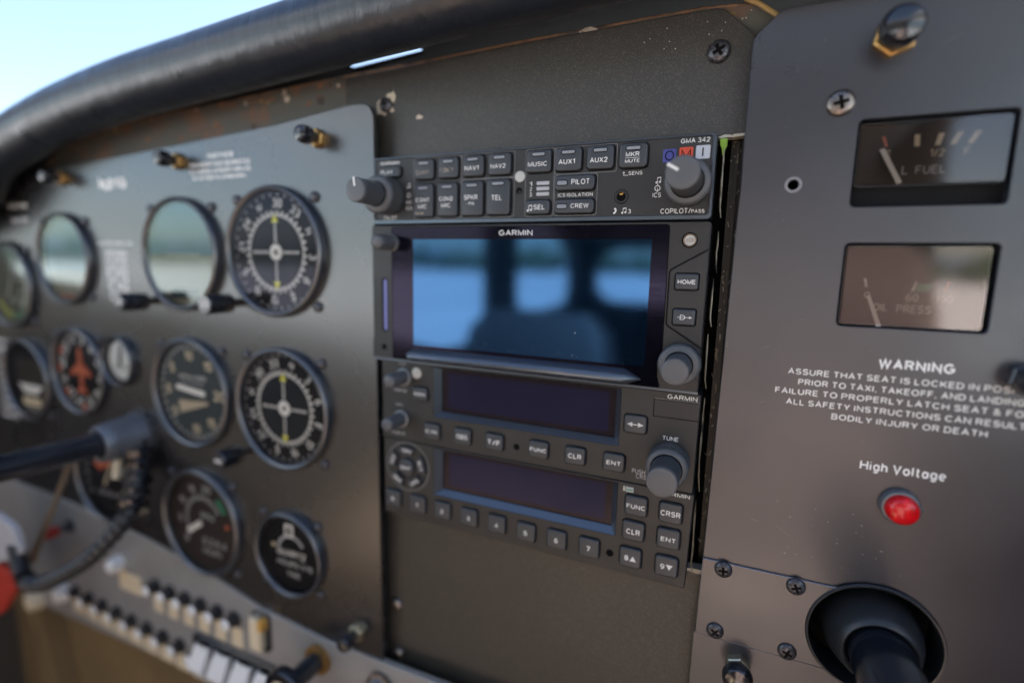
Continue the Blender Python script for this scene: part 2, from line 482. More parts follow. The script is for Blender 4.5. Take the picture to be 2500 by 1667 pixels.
    def text(self, s, x0, x1, z0, z1, y, m, bold=0.012, rot=0.0):
        """lettering fitted to a box (capital height z0..z1)"""
        v, f = text_mesh(s, bold)
        if not v: return
        ax0, ax1 = min(p[0] for p in v), max(p[0] for p in v)
        az0, az1 = min(p[1] for p in v), max(p[1] for p in v)
        cx, cz = (x0 + x1) / 2, (z0 + z1) / 2
        out = []
        for p in v:
            X = ((p[0] - ax0) / (ax1 - ax0) - 0.5) * (x1 - x0)
            Z = ((p[1] - az0) / (az1 - az0) - 0.5) * (z1 - z0)
            if rot:
                X, Z = X * math.cos(rot) - Z * math.sin(rot), X * math.sin(rot) + Z * math.cos(rot)
            out.append((cx + X, y - 0.004 * p[2], cz + Z))
        self.add(out, f, m)
    def ctext(self, s, cx, cz, h, y, m, bold=0.012, rot=0.0, k=0.70):
        v, f = text_mesh(s, bold)
        w = max(p[0] for p in v) - min(p[0] for p in v)
        hh = max(p[1] for p in v) - min(p[1] for p in v)
        w = w / hh * h * k / 0.70 * 0.95
        self.text(s, cx - w / 2, cx + w / 2, cz - h / 2, cz + h / 2, y, m, bold, rot)
    def frame(self, x0, x1, z0, z1, t, y, m, r=1.0):
        self.flat(rrect((x0 + x1) / 2, (z0 + z1) / 2, x1 - x0, z1 - z0, r),
                  [rrect((x0 + x1) / 2, (z0 + z1) / 2, x1 - x0 - 2 * t, z1 - z0 - 2 * t, r - t * 0.5)], y, m)
    def build(self, name, parent=None, origin=(0, 0, 0), angle=38, recalc=True):
        me = bpy.data.meshes.new(name)
        o = Vector(origin)
        me.from_pydata([tuple((Vector(p) - o) * MM) for p in self.v], [], self.f)
        for n in self.names:
            me.materials.append(MATS[n])
        me.polygons.foreach_set('material_index', self.m)
        if recalc:
            bm = bmesh.new(); bm.from_mesh(me)
            bmesh.ops.remove_doubles(bm, verts=bm.verts, dist=1e-7)
            bmesh.ops.recalc_face_normals(bm, faces=bm.faces)
            todo = set(bm.faces)                      # open sheets must show their front to the cabin
            while todo:
                st = [todo.pop()]; isl = [st[0]]; open_ = False
                while st:
                    f = st.pop()
                    for e in f.edges:
                        if len(e.link_faces) < 2: open_ = True
                        for g in e.link_faces:
                            if g in todo:
                                todo.discard(g); st.append(g); isl.append(g)
                if open_ and sum(f.normal.y * f.calc_area() for f in isl) > 0:
                    bmesh.ops.reverse_faces(bm, faces=isl)
            bm.to_mesh(me); bm.free()
        me.polygons.foreach_set('use_smooth', [True] * len(me.polygons))
        me.set_sharp_from_angle(angle=R(angle))
        ob = bpy.data.objects.new(name, me)
        col.objects.link(ob)
        if parent is not None:
            ob.parent = parent
        else:
            ob.location = o * MM
        return ob

def tag(o, label=None, cat=None, group=None, kind=None):
    if label: o['label'] = label
    if cat: o['category'] = cat
    if group: o['group'] = group
    if kind: o['kind'] = kind
    return o
def thing(name, label, cat, loc=(0, 0, 0), group=None):
    e = bpy.data.objects.new(name, None)
    e.empty_display_size = 0.01
    e.location = Vector(loc) * MM
    col.objects.link(e)
    return tag(e, label, cat, group)
def copy_tree(o, label, loc):
    c = o.copy(); col.objects.link(c); c.location = Vector(loc) * MM; c['label'] = label
    for ch in list(o.children):
        d = ch.copy(); col.objects.link(d); d.parent = c
        for g in list(ch.children):
            h = g.copy(); col.objects.link(h); h.parent = d
    return c

# ------------------------------------------------------------------ the place outside and the cabin behind
def structure(mb, name, **k):
    return tag(mb.build(name, **k), kind='structure')
m = MB(); m.add([(-9e5, -9e5, -1700), (9e5, -9e5, -1700), (9e5, 9e5, -1700), (-9e5, 9e5, -1700)], [(0, 1, 2, 3)], 'apron_concrete')
structure(m, 'ground')
m = MB()                                              # rolling hills and a far wood beyond the apron
for k in range(72):
    a0, a1 = 2 * math.pi * k / 72, 2 * math.pi * (k + 1) / 72
    hh = lambda a: -1700 + 26000 + 11000 * math.sin(3 * a + 1) + 7000 * math.sin(7 * a)
    p = [(8e5 * math.sin(a), 8e5 * math.cos(a)) for a in (a0, a1)]
    q = [(8.6e5 * math.sin(a), 8.6e5 * math.cos(a)) for a in (a0, a1)]
    m.add([(*p[0], -1800), (*p[1], -1800), (*q[1], hh(a1)), (*q[0], hh(a0))], [(0, 1, 2, 3)], 'far_hill')
structure(m, 'hills')
m = MB()
for k in range(260):
    a = 2 * math.pi * k / 260 + random.uniform(-.01, .01)
    d = random.uniform(1.7e5, 2.0e5); r = random.uniform(2500, 4200); h = random.uniform(5000, 9500)
    cx, cy = d * math.sin(a), d * math.cos(a)
    loops = []
    for s, zz in ((0.5, 0), (1.0, 0.25), (0.9, 0.55), (0.6, 0.82), (0.15, 1.0)):
        loops.append([(cx + r * s * math.cos(t * math.pi / 4) * random.uniform(.8, 1.2), cy + r * s * math.sin(t * math.pi / 4) * random.uniform(.8, 1.2), -1700 + h * zz) for t in range(8)])
    m.loft(loops, 'far_wood')
tag(m.build('far_wood'), kind='stuff')

def wall_x(name, x, t, outline, holes, mname):
    """a side wall of the cabin: outline and window holes are (y, z)"""
    b = MB(); b.prism(outline, 0, t, mname, holes=holes, back=True)
    b.v = [(x + p[1], p[0], p[2]) for p in b.v]
    return structure(b, name)
def mirror_pts(p): return p
SIDE = [(150, 20), (150, -900), (-2260, -900), (-2260, 120), (-1900, 330), (-420, 330)]
W1 = round_poly([(-75, -70), (-450, -150), (-960, -275), (-1210, -275), (-1210, 285), (-440, 285), (-75, 75)], 40)
W2 = round_poly([(-1425, -222), (-2080, -212), (-2060, 15), (-1800, 120), (-1425, 160)], 95)
wall_x('cabin_wall_left', -545, 25, SIDE, [W1, W2], 'wall_trim')
wall_x('cabin_wall_right', 545, 25, SIDE, [W1, W2], 'wall_trim')
b = MB(); b.prism([(-545, -900), (545, -900), (545, 120), (-545, 120)], -2290, -2265, 'wall_trim',
                  holes=[round_poly([(-455, -205), (455, -205), (455, 45), (-455, 45)], 110)], back=True)
structure(b, 'cabin_wall_rear')
b = MB()
b.loft([[(-545, y, z), (545, y, z), (545, y, z + 25), (-545, y, z + 25)] for y, z in ((-760, 335), (-1900, 335), (-2290, 125))], 'headliner', cap0=True)
structure(b, 'cabin_ceiling')
b = MB(); b.box(-544, 544, 150, 156, -925, 44, 'gap_black')
structure(b, 'firewall')
b = MB(); b.box(-545, 545, -2290, 500, -925, -902, 'carpet')
structure(b, 'cabin_floor')
b = MB()  # unseen wing stubs added to block sun, cut short to keep side sky open
for sx in (-1, 1):
    b.loft([[(sx * x, -420 - 1080 * u, 400 + k * t) for u, t in ((0, 60), (.12, 140), (.4, 170), (1, 40), (.4, 0), (.1, 10))] for x, k in ((575, 1.0), (1250, 1.0))], 'white_plastic', cap0=True)
structure(b, 'unseen_wing_stub')

def seat(cx, top, back):           # behind the camera, seen only as reflections: part of the setting
    t = tag(thing('cabin_seat', None, None, (cx, -800, -900)), kind='structure')
    o = (cx, -800, -900)
    b = MB()
    L = lambda y, w, z0, z1: [(p[0], y, p[1]) for p in rrect(cx, (z0 + z1) / 2, w, z1 - z0, 50)]
    b.loft([L(-480, 380, -640, -560), L(-520, 430, -670, -530), L(-950, 440, -690, -555), L(-1010, 400, -680, -570)], 'seat_leather' if back == 'seat_leather' else 'seat_brown', cap0=True)
    b.build('seat_cushion', t, o)
    b = MB()
    P = [(-560, 400, 110), (-500, 450, 130), (top - 160, 440, 120), (top - 50, 400, 105), (top, 300, 70)]
    loops = []
    for z, w, d in P:
        y = -1000 - (z + 560) * 0.18
        loops.append([(p[0], y + p[1], z) for p in rrect(cx, 0, w, d, 48)])
    b.loft(loops, back, cap0=True)
    b.build('backrest', t, o)
    for sx in (-160, 160):
        b = MB(); b.box(cx + sx - 18, cx + sx + 18, -980, -520, -900, -690, 'steel_dark')
        b.build('leg', t, o)
seat(-300, -165, 'seat_dark')
seat(330, 30, 'seat_leather')

def groove(p, q, t, y, mname='gap_black'):
    d = (Vector(q) - Vector(p)).normalized(); n = Vector((-d.y, d.x)) * t / 2
    b.flat([(p[0] - n.x, p[1] - n.y), (q[0] - n.x, q[1] - n.y), (q[0] + n.x, q[1] + n.y), (p[0] + n.x, p[1] + n.y)], [], y, mname)
# ------------------------------------------------------------------ panels
Y0 = -1.0        # front faces of the painted instrument panels
sub = thing('sub_panel', 'worn black and rusty sheet metal panel under the padded glareshield', 'panel', (0, 6, 0))
b = MB()
top = [(-442.9, -80.6), (-391.8, -29.5), (-342.8, 11.3), (-284.5, 27.7), (-206.9, 38.4), (-122.1, 41.5), (-53.7, 44.3), (-0.6, 45.6), (75.0, 48.3), (149.6, 49.5), (165.9, 48.3), (174.1, 42.5), (182.3, 42.0)]
b.prism([(182.3, -340), (-442.9, -340)] + top, 10.8, 13, 'worn_paint', holes=[rrect(83.2, -90.0, 170, 181, 1.5)])
b.build('face_sheet', sub, (0, 6, 0))
b = MB()
path = [(x, 11.4, z - 0.5) for x, z in top[1:-2]]
b.tube(path, 0.75, 'rust_edge', n=10)
b.build('rolled_edge', sub, (0, 6, 0))
b = MB()
b.tube([(164.4, 9.6, 49.3), (169, 8.8, 46.6), (175.6, 7.4, 40.8)], 0.9, 'gold_primer', n=8)
b.build('primer_edge', sub, (0, 6, 0))

random.seed(21)
b = MB()
def fleck(x, z, r, y, mname, sx=1.0):
    b.flat([(x + sx * r * random.uniform(.6, 1.3) * math.cos(2 * math.pi * i / 9), z + r * random.uniform(.6, 1.3) * math.sin(2 * math.pi * i / 9)) for i in range(9)], [], y, mname)
dx_ = lambda x: 169 + (x - 169) * 1.0215          # measured on the front plane, carried back to this sheet
dz_ = lambda z: -51.5 + (z + 51.5) * 1.0215
def ztop(x):
    for (x0, z0), (x1, z1) in zip(top, top[1:]):
        if x0 <= x <= x1: return z0 + (z1 - z0) * (x - x0) / (x1 - x0)
    return 40
for k in range(70):
    x = random.uniform(-260, 165)
    fleck(x, ztop(x) - 1.0 - abs(random.gauss(0, 2.2)), random.uniform(.3, 1.3), 10.73 - .001 * k, random.choice(['rust_edge', 'rust_edge', 'chip_cream', 'gold_primer']), random.uniform(1, 2.6))
for x, z, r in ((-38, 33, 2.4), (-46, 32, 1.6), (-118, 27, 2.2), (-62, 36, 1.6), (-88, 24, 1.8), (-150, 22, 2.0), (-182, 24, 2.4)):
    fleck(dx_(x), dz_(z), r, 10.6, random.choice(['chip_cream', 'rust_edge']), 1.3)
tag(b.build('paint_fleck', sub, (0, 6, 0)), kind='stuff')
rp = thing('centre_console', 'black crinkle finish centre panel around the radio stack', 'panel', (84, 4, 0))
b = MB()
out = round_poly([(168, -305), (-24, -305), (-24, 43.2), (0.5, 43.6), (75, 46), (156.8, 47.3), (169.5, 35), (169.5, -20)], [0, 0, 0, 0, 20, 9, 7, 0])
b.prism(out, 8.4, 10.7, 'crinkle_paint', holes=[rrect(83.8, -90.0, 168.2, 181.0, 1.0)], ch=0.3)
b.build('face_sheet', rp, (84, 4, 0))
b = MB()                                              # bare cream metal where the cut edge has lost its paint
b.prism([(158.7, 0.1), (160.8, 0.9), (163.2, 0.7), (163.7, 0.4), (164.3, 0.9), (168.2, 1), (168.2, -0), (164.4, -0.2), (161.8, -0.1), (159.8, -0.5)], 8.0, 13, 'cream_edge')
b.build('bare_edge', rp, (84, 4, 0))
b = MB()
b.prism([(158.4, -179.9), (168, -179.1), (168, -180.9), (163.9, -181.5), (159.8, -181)], 8.0, 13, 'cream_edge')
b.build('bare_edge', rp, (84, 4, 0))
b = MB()  # chipped paint round the upper left screw
random.seed(3)
def blob(cx, cz, r, y, mname, jag=0.3, n=13, sx=1):
    p = [(cx + sx * r * random.uniform(1 - jag, 1 + jag) * math.cos(2 * math.pi * i / n), cz + r * random.uniform(1 - jag, 1 + jag) * math.sin(2 * math.pi * i / n)) for i in range(n)]
    b.prism(p, y, y + 0.3, mname)
blob(1.5, 26.6, 4.2, 8.32, 'chip_cream', 0.45, 15, 1.15)
blob(5.0, 31.0, 2.4, 8.3, 'chip_cream', 0.4)
blob(-2.0, 24.8, 2.2, 8.28, 'chip_cream', 0.4)
b.build('paint_chip', rp, (84, 4, 0))
b = MB()
blob(21.4, 20.1, 1.1, 8.32, 'chip_cream', 0.5, 11, 2)
b.build('paint_chip', rp, (84, 4, 0))
b = MB()
for k in range(16):
    blob(random.uniform(120, 168), random.uniform(41, 45) - (random.random() ** 3) * 12, random.uniform(0.12, 0.32), 8.33, 'cream_edge', 0.5, 7)
tag(b.build('paint_fleck', rp, (84, 4, 0)), kind='stuff')

lp = thing('flight_panel', 'satin grey instrument panel with the round flight gauges', 'panel', (-200, 0, 0))
outl = round_poly([(2.2, -276), (-470, -276), (-470, -60), (-395, -26), (-355, -2), (-320, 7.6), (-291, 9.6), (-200, 13.4), (-148, 16.2), (-62, 21.2), (-14, 26.3), (0.9, 26.0), (0.9, -100)],
                  [0, 0, 0, 30, 20, 12, 10, 0, 0, 0, 0, 12, 0])
GAUGES = []
b = MB()
b.prism(outl, Y0, 2.4, 'flight_paint', ch=0.35)
b.build('face_sheet', lp, (-200, 0, 0))
def placard(parent, origin, rows, mname='placard_white', bold=0.02, y=None):
    b = MB()
    for s, x0, x1, z0, z1 in rows:
        b.text(s, x0, x1, z0, z1, (Y0 - 0.06) if y is None else y, mname, bold * 1.6)
    return b.build('placard', parent, origin)
LO = (-200, 0, 0)
placard(lp, LO, [('N215', -225, -196, -8.2, 1.4)], bold=0.06)
placard(lp, LO, [('NOTICE', -118, -97, 6.6, 10.0), ('THIS AIRCRAFT MUST BE OPERATED', -134, -84, 2.2, 5.4), ('AS A NORMAL CATEGORY AIRPLANE', -134, -84, -1.6, 1.5), ('NO ACROBATIC MANEUVERS', -132, -88, -5.2, -2.2)], bold=0.04)
placard(lp, LO, [('COMPASS CORRECTION', -232, -195, -43.2, -40.2)] + [(s, -224.5, -202, -50.4 - 4.3 * k, -46.9 - 4.3 * k) for k, s in enumerate(['FOR STEER', 'N 000', '030 031', 'E 090', '120 119', 'S 180', '210 212', 'W 270'])], bold=0.045)
placard(lp, LO, [('FLAP 110', -342, -316, -16.4, -12.6), ('VA 97', -338, -316, -27, -23)], bold=0.05)
placard(lp, LO, [(s, -388, -362, -122 - 7 * k, -117.6 - 7 * k) for k, s in enumerate(['MAXIMUMS', 'GLIDE 65', 'VX 60 KT', 'VY 76 KT', 'VFE 85', 'VNO 127', 'VNE 158', 'LANDING', 'NORMAL', 'UTILITY'])], bold=0.045)

ep = thing('engine_panel', 'satin grey right hand panel with two rectangular gauges and warning text', 'panel', (215, 0, 0))
EO = (215, 0, 0)
FUEL = rrect(224.4, -14.0, 42.2, 28.6, 1.8)
OIL = rrect(224.5, -55.0, 42.4, 28.8, 1.8)
BOOT = circle(226.2, -185.2, 21.4, 64)
HOLE = circle(185.4, -20.2, 1.7, 24)
b = MB()
out = round_poly([(165.0, -300), (420, -300), (420, 40), (195, 39.3), (177, 39.3), (168.1, 31), (168.1, -20), (165.7, -168)], [0, 0, 0, 0, 9, 6, 0, 0])
b.prism(out, Y0, 1.6, 'panel_paint', holes=[FUEL, OIL, BOOT, HOLE], ch=0.3)
b.prism(circle(185.4, -20.2, 2.9, 28), Y0 - 0.25, Y0 + 0.2, 'panel_edge', holes=[circle(185.4, -20.2, 1.75, 28)], ch=0.2)
b.build('face_sheet', ep, EO)
placard(ep, EO, [('WARNING', 217.3, 238.6, -84.0, -79.6), ], bold=0.026)
b = MB()
for s, x0, x1, zc in (('ASSURE THAT SEAT IS LOCKED IN POSITION', 189.8, 262.5, -87.2), ('PRIOR TO TAXI, TAKEOFF, AND LANDING.', 193.4, 258.4, -91.0),
                      ('FAILURE TO PROPERLY LATCH SEAT & FOLLOW', 186.1, 268.0, -94.8), ('ALL SAFETY INSTRUCTIONS CAN RESULT IN', 190.1, 263.0, -98.7), ('BODILY INJURY OR DEATH', 205.1, 249.6, -102.6)):
    b.text(s, x0, x1, zc - 1.4, zc + 1.4, Y0 - 0.06, 'print_white', 0.03)
b.build('placard', ep, EO)
placard(ep, EO, [('High Voltage', 215.6, 240.6, -121.6, -117.5)], bold=0.016)
random.seed(5)
b = MB()                                              # scuffs and specks of dust
for k in range(30):
    x, z = random.gauss(208, 11), random.gauss(-152, 6)
    blob(x, z, random.uniform(0.06, 0.22), Y0 - 0.03, 'print_line', 0.5, 7, random.uniform(1, 2.5))
for k in range(14):
    x, z = random.uniform(172, 250), random.uniform(-160, 30)
    if any(abs(x - gx) < gw and abs(z - gz) < gh for gx, gz, gw, gh in ((224, -14, 27, 20), (224, -55, 27, 20), (228, -95, 46, 22), (228, -130, 16, 16), (211, 26, 12, 12))): continue
    l, a = random.uniform(2, 7), random.uniform(-.7, .9)
    groove((x, z), (x + l * math.cos(a), z + l * math.sin(a)), random.uniform(.04, .09), Y0 - 0.03, 'print_line')
tag(b.build('scuff', ep, EO), kind='stuff')

cp = thing('cover_plate', 'small satin metal plate screwed beside the copilot control column', 'plate', (190, -1, -185))
CO = (190, -1, -185)
arc = [(226.2 + 21.4 * math.cos(a), -185.2 + 21.4 * math.sin(a)) for a in [R(125 + (231 - 125) * i / 24) for i in range(25)]]
arc2 = [(226.2 + 21.4 * math.cos(R(a)), -185.2 + 21.4 * math.sin(R(a))) for a in range(233, 270, 4)]
b = MB()
b.prism([(165.8, -168.2)] + [(213.9, -167.9)] + arc[1:] + [(165.2, -201.9)], Y0 - 1.0, Y0 - 0.02, 'panel_paint', ch=0.16, edge='panel_edge')
b.build('plate_sheet', cp, CO)
b = MB()
b.prism([(164.6, -202.2)] + arc2 + [(225.5, -300), (163.8, -300)], Y0 - 0.6, Y0 - 0.02, 'panel_paint', ch=0.1, edge='panel_edge')
b.build('lower_sheet', cp, CO)

# ------------------------------------------------------------------ screws and panel lights
def screw_mb(r, h, mname):
    b = MB()
    b.lathe([(r, 0), (r, -h * 0.25), (r * 0.93, -h * 0.55), (r * 0.75, -h * 0.82), (r * 0.45, -h * 0.97), (r * 0.12, -h)], 0, 0, mname, n=32)
    return b
def cross_mb(r, h):
    b = MB()
    w, l = r * 0.14, r * 0.52
    p = [(w, w), (w, l), (-w, l), (-w, w), (-l, w), (-l, -w), (-w, -w), (-w, -l), (w, -l), (w, -w), (l, -w), (l, w)]
    p = [(x * math.cos(.5) - z * math.sin(.5), x * math.sin(.5) + z * math.cos(.5)) for x, z in p]
    b.prism(p, -h - 0.02, -h * 0.6, 'gap_black')
    return b
def screw(label, x, y, z, r, h, mname, turn=0.0):
    t = thing('screw', label, 'screw', (x, y, z), 'screws in the panels')
    screw_mb(r, h, mname).build('screw_head', t)
    cross_mb(r, h).build('cross_slot', t)
    t.rotation_euler = (0, turn, 0)
    return t
screw('worn cross head screw in the top right corner of the crinkle centre panel', 156.6, 8.3, 31.4, 4.3, 2.3, 'steel_dark')
screw('cross head screw ringed by chipped cream paint, top left of centre panel', 2.1, 8.0, 27.2, 3.6, 1.8, 'steel_dark', .4)
screw('bright steel cross head screw above the fuel gauge', 197.3, Y0, 6.2, 4.4, 1.7, 'steel', .3)
for lab, x, z in (('upper left cross head screw of the small cover plate', 173.8, -170.9), ('upper right cross head screw of the small cover plate', 199.8, -170.9),
                  ('lower left cross head screw of the small cover plate', 172.7, -198.6), ('lower right cross head screw of the small cover plate', 199.2, -198.9)):
    screw(lab, x, Y0 - 1.0, z, 3.4, 1.7, 'steel_dark', random.uniform(0, 1.5))
screw('upper dull screw in the shadow below the radios at the flight panel edge', 5.6, 8.4, -244, 4.2, 3, 'steel', .2)
screw('lower dull screw in the shadow below the radios at the flight panel edge', 6.6, 8.4, -274.7, 3.8, 3, 'steel', .7)

def panel_light(label, x, y, z, nut='brass', k=1.0, L=13.0, c=1.0):
    t = thing('panel_light', label, 'panel light', (x, y, z), 'black capped post lights on the panels')
    b = MB()
    hexa = lambda rr, yy: [(p[0], yy, p[1]) for p in circle(0, 0, rr, 6, 0.35)]
    b.loft([hexa(5.3 * k, 0), hexa(5.3 * k, -2.8), hexa(4.7 * k, -3.3)], nut)
    b.lathe([(3.0 * k, -3.2), (3.0 * k, -5.5)], 0, 0, nut, n=24)
    b.build('nut', t)
    b = MB()
    b.lathe([(3.1 * k, -3.4), (3.3 * k, -L * 0.42), (4.6 * k * c, -L * 0.5), (5.0 * k * c, -L * 0.62), (4.9 * k * c, -L * 0.8), (4.0 * k * c, -L * 0.94), (2.2 * k * c, -L), (0.3, -L * 1.01)], 0, 0, 'black_gloss', n=32)
    b.build('light_cap', t)
    return t
pl = panel_light('black capped post light with brass nut beside the notice placard, nearest the radios', -33.4, Y0, 11.6, 'brass', .92, 14)
pl2 = copy_tree(pl, 'black capped post light above the upper row of gauges, left of the notice placard', (-143, Y0, 6.6))
pl3 = copy_tree(pl, 'black capped post light near the far left end of the flight panel', (-264.5, Y0, 2.2))
pl4 = panel_light('black capped post light with pale nut at the lower corner of the flight panel', -15.5, Y0, -262, 'brass_plated', .95, 14)
panel_light('large black capped post light with brass hexagon nut at the top of the engine panel', 210.4, Y0, 25.0, 'brass', 1.22, 13)
panel_light('black capped post light with plated hexagon nut on the cover plate bottom edge', 182.2, Y0 - .6, -211.2, 'brass_plated', .95, 11, 1.22)
panel_light('black capped post light cut off by the right edge beside the warning text', 256.6, Y0, -83, 'steel_dark', 1.0, 10)

# ------------------------------------------------------------------ the radio stack
def key_part(parent, origin, cx, cz, w, h, label_rows, y1=-1.9, lens=None, r=1.5, y0=0.0, gap=0.42, mname='print_white', bold=0.016, name='key'):
    b = MB()
    b.flat(rrect(cx, cz, w + 2 * gap, h + 2 * gap, r + gap), [], y0 - 0.05, 'gap_black')
    b.key(cx, cz, w, h, r, y0, y1, 0.75, 'key_rubber')
    for row in label_rows:
        s, x0, x1, z0, z1 = row[:5]
        mm = row[5] if len(row) > 5 else mname
        if s == 'bar':
            b.flat([(x0, z0), (x1, z0), (x1, z1), (x0, z1)], [], y1 - 0.03, mm)
        else:
            b.text(s, x0, x1, z0, z1, y1 - 0.03, mm, bold)
    k = b.build(name, parent, origin)
    if lens:
        lx, lz, lw, lh = lens
        c = MB()
        c.flat(rrect(lx, lz, lw + 0.7, lh + 0.7, (lh + .7) / 2), [], y1 - 0.02, 'gap_black')
        c.key(lx, lz, lw, lh, lh / 2, y1, y1 - 0.25, 0.2, 'lens_grey')
        c.build('indicator_lens', k, (0, 0, 0) if False else origin)
    return k
def note(b, x, z, s, y, mname, double=True):          # small music note
    b.flat(circle(x, z, s * .28, 10), [], y, mname)
    b.flat([(x + s * .12, z), (x + s * .26, z), (x + s * .26, z + s * 1.2), (x + s * .12, z + s * 1.2)], [], y, mname)
    if double:
        b.flat(circle(x + s * .8, z + s * .12, s * .28, 10), [], y, mname)
        b.flat([(x + s * .92, z + .1 * s), (x + s * 1.06, z + .1 * s), (x + s * 1.06, z + s * 1.32), (x + s * .92, z + s * 1.32)], [], y, mname)
        b.flat([(x + s * .12, z + s * .95), (x + s * 1.06, z + s * 1.07), (x + s * 1.06, z + s * 1.34), (x + s * .12, z + s * 1.22)], [], y, mname)
def dual_knob(parent, origin, cx, cz, y0, r1, y1, r2, y2, mark=None, n1=60, n2=48, groove=0.28, name='knob', base_ring=False):
    b = MB()
    if base_ring:
        b.lathe([(r1 + .7, y0), (r1 + .7, y0 - .6), (r1 + .2, y0 - .8)], cx, cz, 'knob_ring', n=48)
    b.lathe([(r1 - 0.1, y0), (r1, y0 - 0.4), (r1, y0 - 0.9)], cx, cz, 'knob_plastic', n=64, cap1=False)
    b.knurl(cx, cz, r1, y0 - 0.9, y1 + 2.2, n1, groove, 'knob_plastic')
    b.lathe([(r1 - groove, y1 + 2.2), (r1, y1 + 2.1), (r1, y1 + 1.2), (r1 * 0.93, y1 + 0.35), (r1 * 0.86, y1)], cx, cz, 'knob_plastic', n=64)
    k = b.build(name, parent, origin)
    b = MB()
    b.lathe([(r2 + 0.45, y1 - 0.02), (r2 + 0.35, y1 - 0.1)], cx, cz, 'gap_black', n=48)
    b.knurl(cx, cz, r2, y1, y2 + 2.4, n2, groove, 'knob_plastic')
    b.lathe([(r2 - groove, y2 + 2.4), (r2, y2 + 2.3), (r2, y2 + 0.7), (r2 * 0.95, y2 + 0.22), (r2 * 0.86, y2 + .04), (r2 * 0.5, y2)], cx, cz, 'knob_plastic', n=64)
    if mark is not None:
        ux, uz = math.cos(mark), math.sin(mark)
        P = lambda a, t: (cx + ux * a - uz * t, cz + uz * a + ux * t)
        b.prism([P(r2 * 0.28, .5), P(r2 * 1.0, .5), P(r2 * 1.0, -.5), P(r2 * 0.28, -.5)], y2 - 0.12, y2 + 0.9, 'print_white')
        b.prism([P(r2 * 0.9, .5), P(r2 * 1.03, .5), P(r2 * 1.03, -.5), P(r2 * 0.9, -.5)], y2 + 0.1, y2 + 3.2, 'print_white')
    b.build('knob_cap', k, origin)

# --- audio panel
AO = (79, 0, -16)
ap = thing('audio_panel', 'slim black audio selector panel at the top of the radio stack', 'audio panel', AO)
b = MB()
b.prism(rrect(79.4, -15.9, 158.8, 31.7, 1.6), 0, 14, 'faceplate')
b.prism(rrect(79.4, -15.9, 158.8, 31.7, 1.6), -0.7, 0, 'bezel_frame', holes=[rrect(79.3, -15.4, 156.4, 28.9, 1.2)], ch=0.3)
PY = -0.04
tx = lambda s, x0, x1, z0, z1, mm='print_white', bd=0.012, rot=0.0: b.text(s, x0, x1, z0, z1, PY, mm, bd, rot)
tx('GMA 342', 145.8, 156.3, -3.2, -1.2)
tx('COPILOT/', 139.8, 151.2, -29.3, -27.3); tx('PASS', 151.4, 156.2, -29.2, -27.7)
tx('ICS', 136.4, 139.6, -22.9, -21.1)
tx('SENS', 126.4, 131.9, -14.0, -12.3)
b.flat([(124.4, -13.0), (124.6, -13.0), (124.6, -13.8), (126.2, -13.8), (126.2, -14.0), (124.4, -14.0)], [], PY, 'print_white')
b.flat([(124.0, -13.1), (125.0, -13.1), (124.5, -12.3)], [], PY, 'print_white')
tx('ICS ISOLATION', 96.9, 112.1, -21.6, -19.9)
for i, s in enumerate('123'):
    tx(s, 83.8, 84.9, -16.3 - 2.3 * i, -14.6 - 2.3 * i)
    b.key(89.9, -15.4 - 2.27 * i, 5.8, 1.45, .3, 0, -0.1, .1, 'print_grey')
b.prism(rrect(141.9, -7.3, 4.9, 4.9, .5), -0.06, 0, 'print_blue'); b.text('O', 140.2, 143.6, -9.2, -5.4, -0.1, 'gap_black', 0.0)
b.prism(rrect(148.0, -7.0, 5.0, 4.9, .5), -0.06, 0, 'print_red'); b.text('M', 146.2, 149.8, -8.9, -5.1, -0.1, 'gap_black', 0.0)
b.prism(rrect(154.1, -6.7, 5.1, 4.9, .5), -0.06, 0, 'print_pale'); b.flat([(153.8, -8.3), (154.3, -8.3), (154.3, -5.1), (153.8, -5.1)], [], -0.1, 'gap_black')
note(b, 137.6, -17.2, 1.6, PY, 'print_white')
b.flat([(138.0, -18.6), (138.25, -18.6), (138.25, -17.6), (138.0, -17.6)], [], PY, 'print_white')
b.flat(circle(138.1, -19.4, 1.15, 20), [circle(138.1, -19.4, .85, 20)], PY, 'print_white')
b.flat([(138.0, -21.0), (138.25, -21.0), (138.25, -19.3), (138.0, -19.3)], [], PY, 'print_white')
note(b, 124.7, -28.6, 1.55, PY, 'print_white'); tx('3', 127.0, 128.2, -28.9, -27.2)
hs = [(121.0, -29.0), (121.7, -28.9), (122.3, -28.0), (122.3, -27.2), (121.9, -26.6), (121.3, -26.7), (121.2, -27.1), (121.7, -27.3), (121.6, -28.1), (121.0, -28.4)]
b.flat(hs, [], PY, 'print_white')
tx('GARMIN', 4.5, 15.6, -3.6, -1.8, 'print_white', 0.03)
tx('PILOT', 6.2, 13.8, -29.6, -27.8)
note(b, 20.3, -14.6, 1.5, PY, 'print_white'); b.flat(circle(21, -18.3, 1.1, 20), [circle(21, -18.3, .8, 20)], PY, 'print_white')
tx('MIC', 19.4, 22.8, -22.3, -20.6); tx('ICS', 19.4, 22.8, -25.2, -23.5)
F = lambda x0, x1, z0, z1: b.frame(x0, x1, z0, z1, 0.16, PY + .01, 'print_line')
F(95.0, 121.5, -12.2, -0.9 - .3); F(95.2, 113.9, -29.3, -12.4); F(81.7, 94.9, -29.4, -1.1)
F(50.0, 76.6, -12.2, -1.1); F(50.0, 76.6, -29.4, -12.4); F(23.8, 49.8, -29.4, -1.1)
b.lathe([(2.35, 0), (2.35, -.15), (2.0, -.3), (1.0, -.4)], 79.1, -12.2, 'sensor_white', n=28)
